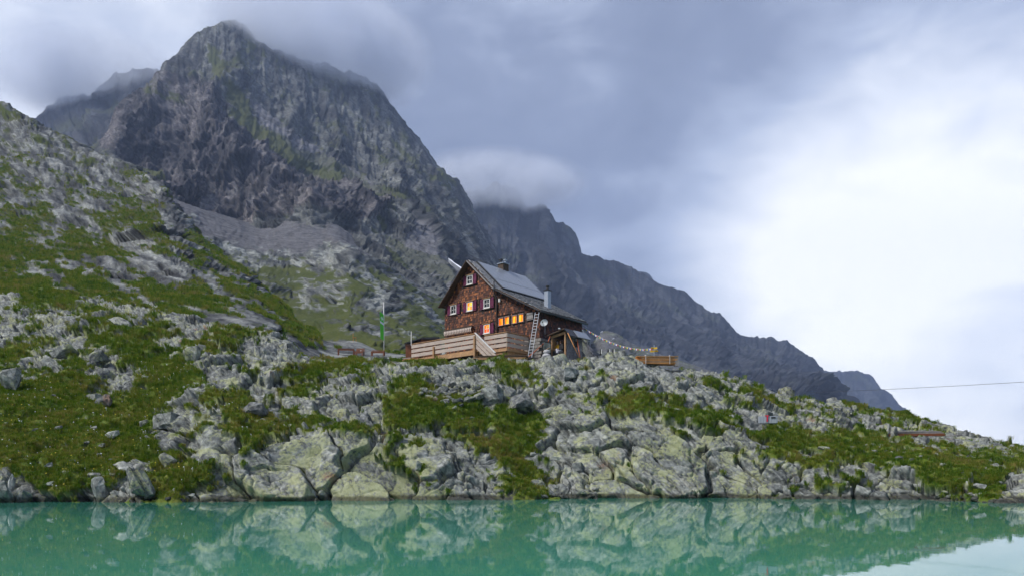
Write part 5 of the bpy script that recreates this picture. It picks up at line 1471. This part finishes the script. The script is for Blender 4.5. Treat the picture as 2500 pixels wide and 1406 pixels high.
for (px, py, w, h, tl, lb) in big:
    rock('boulder' if w * h > 900 else 'stone', px, py, w, h, lb, tilt=tl, mesh=rr.choice(RW) if ('pale' in lb or 'white' in lb) else None, cat='boulder' if w * h > 900 else 'stone', yaw=rr.uniform(-0.15, 0.15), sink=0.12 if h > w else 0.3)
ORD = 'first second third fourth fifth sixth seventh eighth ninth tenth eleventh twelfth thirteenth fourteenth fifteenth sixteenth seventeenth eighteenth nineteenth twentieth'.split()
ORD += ['twenty-' + w for w in ORD[:9]] + ['thirtieth']
def stones(spots, what, group, **kw):
    """scattered stones, told apart by their order along the slope"""
    spots = sorted(spots)
    for i, (px, py, w) in enumerate(spots):
        lb = what + ', ' + ('leftmost' if i == 0 else 'rightmost' if i == len(spots) - 1 else ORD[i] + ' from the left')
        rock('stone', px, py, w, w * rr.uniform(*kw.get('asp', (0.42, 0.66))), lb, group, tilt=rr.uniform(-kw.get('tl', 20), kw.get('tl', 20)), mesh=rr.choice(kw.get('m', RW + RM)), cat='stone')
small_turf = [(143,1040,20),(153,1053,10),(87,1046,14),(231,1042,15),(272,1060,34),(208,1078,18),(248,1087,17),(240,1108,13),(178,1121,14),(116,1134,20),(160,1149,20),(137,977,9),(15,1033,14),(107,953,14),(128,962,16),(270,1118,9),(330,1128,9),(283,1180,10),(120,1178,24),(228,1156,30),(275,1155,12),(290,1156,10),(410,1215,14),(445,1218,16),(465,1205,18),(60,1120,10),(75,1090,8)]
stones(small_turf, 'small grey stone in the left-hand turf', 'stones in the left turf')
stones([(1062,970,22),(1085,975,22),(1108,977,20),(1088,981,17),(1120,975,20),(1105,958,22),(1127,986,15),(1108,995,14),(1145,970,28),(1070,942,18),(1082,945,26),(1100,935,22),(1035,950,20),(1055,955,16),(1075,960,18),(1098,968,18),(1132,962,18),(1150,955,24),(1118,945,22),(1135,935,26),(1160,945,24),(1170,965,26),(1025,958,16)], 'angular grey stone in the rubble below the hut', 'rubble below the hut', asp=(0.5, 0.8), tl=30, m=RM)
stones([(1312,1125,20),(1300,1105,16),(1374,1149,12),(1114,1020,8),(1128,1021,8),(1152,1018,13),(1328,1163,10),(1356,1186,11),(1320,1178,9),(1422,1197,18),(1452,1190,16),(1378,1200,13),(1440,1211,16),(1265,1000,12),(1230,1035,9),(1290,1060,12),(1345,1090,9)], 'small grey stone in the grassy gully', 'stones in the gully')
stones([(1322 + k * 4.6, 1208 + rr.uniform(-2, 5), rr.uniform(8, 16)) for k in range(16)], 'pale shore stone where the gully meets the lake', 'shore stones below the gully', m=RW)
stones([(2133,1100,16),(2105,1098,17),(2160,1098,11),(2085,1090,18),(2075,1087,12),(2440,1175,11),(2330,1190,20),(2310,1196,14),(1870,1091,18),(2255,1092,10),(2280,1105,17),(2195,1115,20),(2380,1214,26),(2340,1216,18),(2425,1220,24),(2250,1110,14),(2225,1120,12),(2300,1125,16),(2350,1150,10),(2410,1140,9),(2365,1205,14),(2318,1210,16),(2290,1205,18),(2460,1160,9)], 'grey stone in the turf of the right slope', 'stones on the right slope')

# ------------------------------------------------------------------ grass tufts on the turf
def tuft_mesh(seed, nb, h):
    r_ = random.Random(seed); vs, fs = [], []
    for k in range(nb):
        a = r_.uniform(0, 2 * math.pi); rad = r_.uniform(0, 0.16); x, y = rad * math.cos(a), rad * math.sin(a)
        b = a + r_.uniform(-0.6, 0.6); L = h * r_.uniform(0.5, 1.1); out = r_.uniform(0.25, 0.8) * L; w = r_.uniform(0.008, 0.014)
        dx, dy = math.cos(b), math.sin(b); sx, sy = -dy * w, dx * w
        i = len(vs)
        vs += [(x - sx, y - sy, -0.04), (x + sx, y + sy, -0.04), (x + dx * out * 0.45 - sx * .8, y + dy * out * 0.45 - sy * .8, L * 0.75), (x + dx * out * 0.45 + sx * .8, y + dy * out * 0.45 + sy * .8, L * 0.75), (x + dx * out, y + dy * out, L * r_.uniform(0.6, 1.0))]
        fs += [(i, i + 1, i + 3, i + 2), (i + 2, i + 3, i + 4)]
    me = bpy.data.meshes.new('tuft'); me.from_pydata(vs, [], fs); me.update(); return me
def mat_tuft():
    m, t, b = new_mat('grass_blades'); oi = t.nodes.new('ShaderNodeObjectInfo')
    geo = t.nodes.new('ShaderNodeNewGeometry')
    n = noise_out(t, geo.outputs['Position'], 0.28, 4, 0.6)
    f = math_node(t, 'ADD', math_node(t, 'MULTIPLY', n, 0.75), math_node(t, 'MULTIPLY', oi.outputs['Random'], 0.32))
    t.links.new(ramp_node(t, f, [(0.34, (0.058, 0.130, 0.008)), (0.50, (0.125, 0.205, 0.013)), (0.62, (0.200, 0.230, 0.026)), (0.78, (0.31, 0.25, 0.07))]), b.inputs['Base Color'])
    b.inputs['Roughness'].default_value = 0.7; b.inputs['Specular IOR Level'].default_value = 0.2
    tr = t.nodes.new('ShaderNodeBsdfTranslucent'); mx = t.nodes.new('ShaderNodeMixShader'); mx.inputs[0].default_value = 0.4
    t.links.new(b.inputs['Base Color'].links[0].from_socket, tr.inputs['Color'])
    t.links.new(b.outputs[0], mx.inputs[1]); t.links.new(tr.outputs[0], mx.inputs[2]); t.links.new(mx.outputs[0], t.nodes['Material Output'].inputs['Surface'])
    return m
def sample_turf(sheet, count, far, seed):
    g = sheet.grassmask.reshape(sheet.nr, sheet.nc); P = sheet.P
    area = np.linalg.norm(np.cross(P[1:, :-1] - P[:-1, :-1], P[:-1, 1:] - P[:-1, :-1]), axis=-1)
    X, Y, Z = P[:-1, :-1, 0], P[:-1, :-1, 1], P[:-1, :-1, 2]
    wgt = area * (g[:-1, :-1] > 0.55) * (Z > 0.12) * np.clip((40.0 / Y) ** 1.6, 0.0, 1.6) * (Y < far) * (np.abs(X / Y) < 0.85)
    lx = (X - HO.x) * 0.757 - (Y - HO.y) * 0.653; ly = (X - HO.x) * 0.653 + (Y - HO.y) * 0.757      # none under the buildings
    wgt = wgt * ~((lx > -9.6) & (lx < 2.2) & (ly > -3.5) & (ly < 6.5))
    w = wgt.reshape(-1); w = w / w.sum()
    rs = np.random.RandomState(seed); k = rs.choice(len(w), count, p=w); i, j = np.unravel_index(k, wgt.shape)
    u, v = rs.rand(count, 1), rs.rand(count, 1)
    return P[i, j] + (P[i, j + 1] - P[i, j]) * u + (P[i + 1, j] - P[i, j]) * v
def build_grass(count=75000, more=38000):
    p = np.concatenate([sample_turf(near, count, 82, 3), sample_turf(left, more, 260, 4)]); count += more
    rs = np.random.RandomState(5)
    me = bpy.data.meshes.new('grass'); me.vertices.add(count); me.vertices.foreach_set('co', p.astype(np.float32).reshape(-1))
    a = me.attributes.new('yaw', 'FLOAT', 'POINT'); a.data.foreach_set('value', rs.uniform(0, 6.28, count).astype(np.float32))
    a = me.attributes.new('size', 'FLOAT', 'POINT'); a.data.foreach_set('value', (rs.uniform(0.55, 1.15, count) * np.clip(p[:, 1] / 42, 0.8, 2.2)).astype(np.float32))
    me.update()
    o = link('grass', me, None); tag(o, 'short green and straw-coloured alpine grass covering the turf', 'grass', kind='stuff')
    M = mat_tuft(); protos = []
    for s in range(2):
        tm = tuft_mesh(s, 15, 0.20); tm.materials.append(M); protos.append(bpy.data.objects.new('grass_tuft', tm))
    ng = bpy.data.node_groups.new('grass_scatter', 'GeometryNodeTree')
    ng.interface.new_socket('Geometry', in_out='INPUT', socket_type='NodeSocketGeometry'); ng.interface.new_socket('Geometry', in_out='OUTPUT', socket_type='NodeSocketGeometry')
    gi, go = ng.nodes.new('NodeGroupInput'), ng.nodes.new('NodeGroupOutput')
    gi2 = ng.nodes.new('GeometryNodeObjectInfo'); gi2.inputs['Object'].default_value = protos[0]
    ip = ng.nodes.new('GeometryNodeInstanceOnPoints')
    ya = ng.nodes.new('GeometryNodeInputNamedAttribute'); ya.data_type = 'FLOAT'; ya.inputs['Name'].default_value = 'yaw'
    sz = ng.nodes.new('GeometryNodeInputNamedAttribute'); sz.data_type = 'FLOAT'; sz.inputs['Name'].default_value = 'size'
    cx = ng.nodes.new('ShaderNodeCombineXYZ')
    ng.links.new(ya.outputs[0], cx.inputs[2]); ng.links.new(cx.outputs[0], ip.inputs['Rotation'])
    cs = ng.nodes.new('ShaderNodeCombineXYZ')
    for q in range(3): ng.links.new(sz.outputs[0], cs.inputs[q])
    ng.links.new(cs.outputs[0], ip.inputs['Scale'])
    ng.links.new(gi.outputs[0], ip.inputs['Points']); ng.links.new(gi2.outputs['Geometry'], ip.inputs['Instance'])
    ng.links.new(ip.outputs[0], go.inputs[0])
    md = o.modifiers.new('scatter', 'NODES'); md.node_group = ng
    return o
build_grass()

# tiny white and yellow flowers in the lower left turf
def flowers(name, label, col, count, seed):
    p = sample_turf(near, count * 4, 45, seed); p = p[(p[:, 0] / p[:, 1] * FPX + CX) < 620][:count]
    vs, fs = [], []
    rs = random.Random(seed)
    for q in p:
        r_ = rs.uniform(0.018, 0.034); z = 0.17 + rs.uniform(0, 0.06); b = len(vs)
        for k in range(5): a = 2 * math.pi * k / 5; vs.append((q[0] + r_ * math.cos(a), q[1] + r_ * math.sin(a) - 0.02, q[2] + z + r_ * 0.5 * math.sin(a)))
        vs.append((q[0], q[1] - 0.03, q[2] + z + 0.02)); vs.append((q[0], q[1], q[2] + z - 0.25)); 
        for k in range(5): fs.append((b + k, b + (k + 1) % 5, b + 5))
        fs.append((b + 6, b, b + 1))
    me = bpy.data.meshes.new(name); me.from_pydata(vs, [], fs); me.update()
    tag(link(name, me, plain(name + '_' + str(seed), col, 0.7, 0.1)), label, 'flowers', kind='stuff')
flowers('wildflowers', 'tiny white flowers scattered in the lower left turf', (0.75, 0.76, 0.74), 260, 21)
flowers('wildflowers', 'tiny yellow flowers scattered in the lower left turf', (0.70, 0.55, 0.03), 220, 22)
# ------------------------------------------------------------------ air: even haze, and the cloud caught on the summits
def build_haze():
    m = bpy.data.materials.new('haze_air'); m.use_nodes = True; t = m.node_tree; t.nodes.clear()
    out = t.nodes.new('ShaderNodeOutputMaterial'); pv = t.nodes.new('ShaderNodeVolumePrincipled')
    pv.inputs['Color'].default_value = (0.55, 0.69, 1.0, 1); pv.inputs['Density'].default_value = HAZE; pv.inputs['Anisotropy'].default_value = 0.0
    t.links.new(pv.outputs[0], out.inputs['Volume'])
    b = MB().box((300, 1560, 480), (5200, 3300, 1130)); o = b.build('haze', m, fix=False)
    return tag(o, 'thin blue haze filling the valley air', 'haze', kind='stuff')
HAZE = 1.45e-4
build_haze()

def mat_cloud():
    m = bpy.data.materials.new('cloud_vapour'); m.use_nodes = True; t = m.node_tree; t.nodes.clear()
    out = t.nodes.new('ShaderNodeOutputMaterial'); pv = t.nodes.new('ShaderNodeVolumePrincipled')
    pv.inputs['Color'].default_value = (0.90, 0.93, 0.98, 1)
    tc = t.nodes.new('ShaderNodeTexCoord'); ln = t.nodes.new('ShaderNodeVectorMath'); ln.operation = 'LENGTH'; t.links.new(tc.outputs['Object'], ln.inputs[0])
    geo = t.nodes.new('ShaderNodeNewGeometry')
    n = noise_out(t, geo.outputs['Position'], 0.009, 4, 0.6)
    fall = map_range(t, ln.outputs['Value'], 1.0, 0.45)
    nn = map_range(t, n, 0.30, 0.66)
    dens = math_node(t, 'MULTIPLY', math_node(t, 'MULTIPLY', fall, nn), CLOUD)
    t.links.new(dens, pv.inputs['Density']); t.links.new(pv.outputs[0], out.inputs['Volume'])
    return m
CLOUD = 0.026
M_cloud = mat_cloud()
bm = bmesh.new(); bmesh.ops.create_icosphere(bm, subdivisions=3, radius=1.0); cm = bpy.data.meshes.new('cloud'); bm.to_mesh(cm); bm.free(); cm.materials.append(M_cloud)
for (px, py, Y, rx, ry, rz, lb) in [
    (742, 82, 1190, 185, 150, 88, 'grey cloud drifting off the right side of the highest summit'),
    (885, 142, 1240, 130, 140, 84, 'grey cloud draped over the shoulder of the high ridge'),
    (1205, 452, 1760, 250, 170, 70, 'grey cloud sitting on the top of the far ridge behind the hut'),
    (215, 195, 1370, 210, 170, 78, 'pale cloud hiding the top of the peak at the far left')]:
    o = link('cloud', cm, None); o.location = at(px, py, Y); o.scale = (rx, ry, rz); tag(o, lb, 'cloud', kind='stuff')
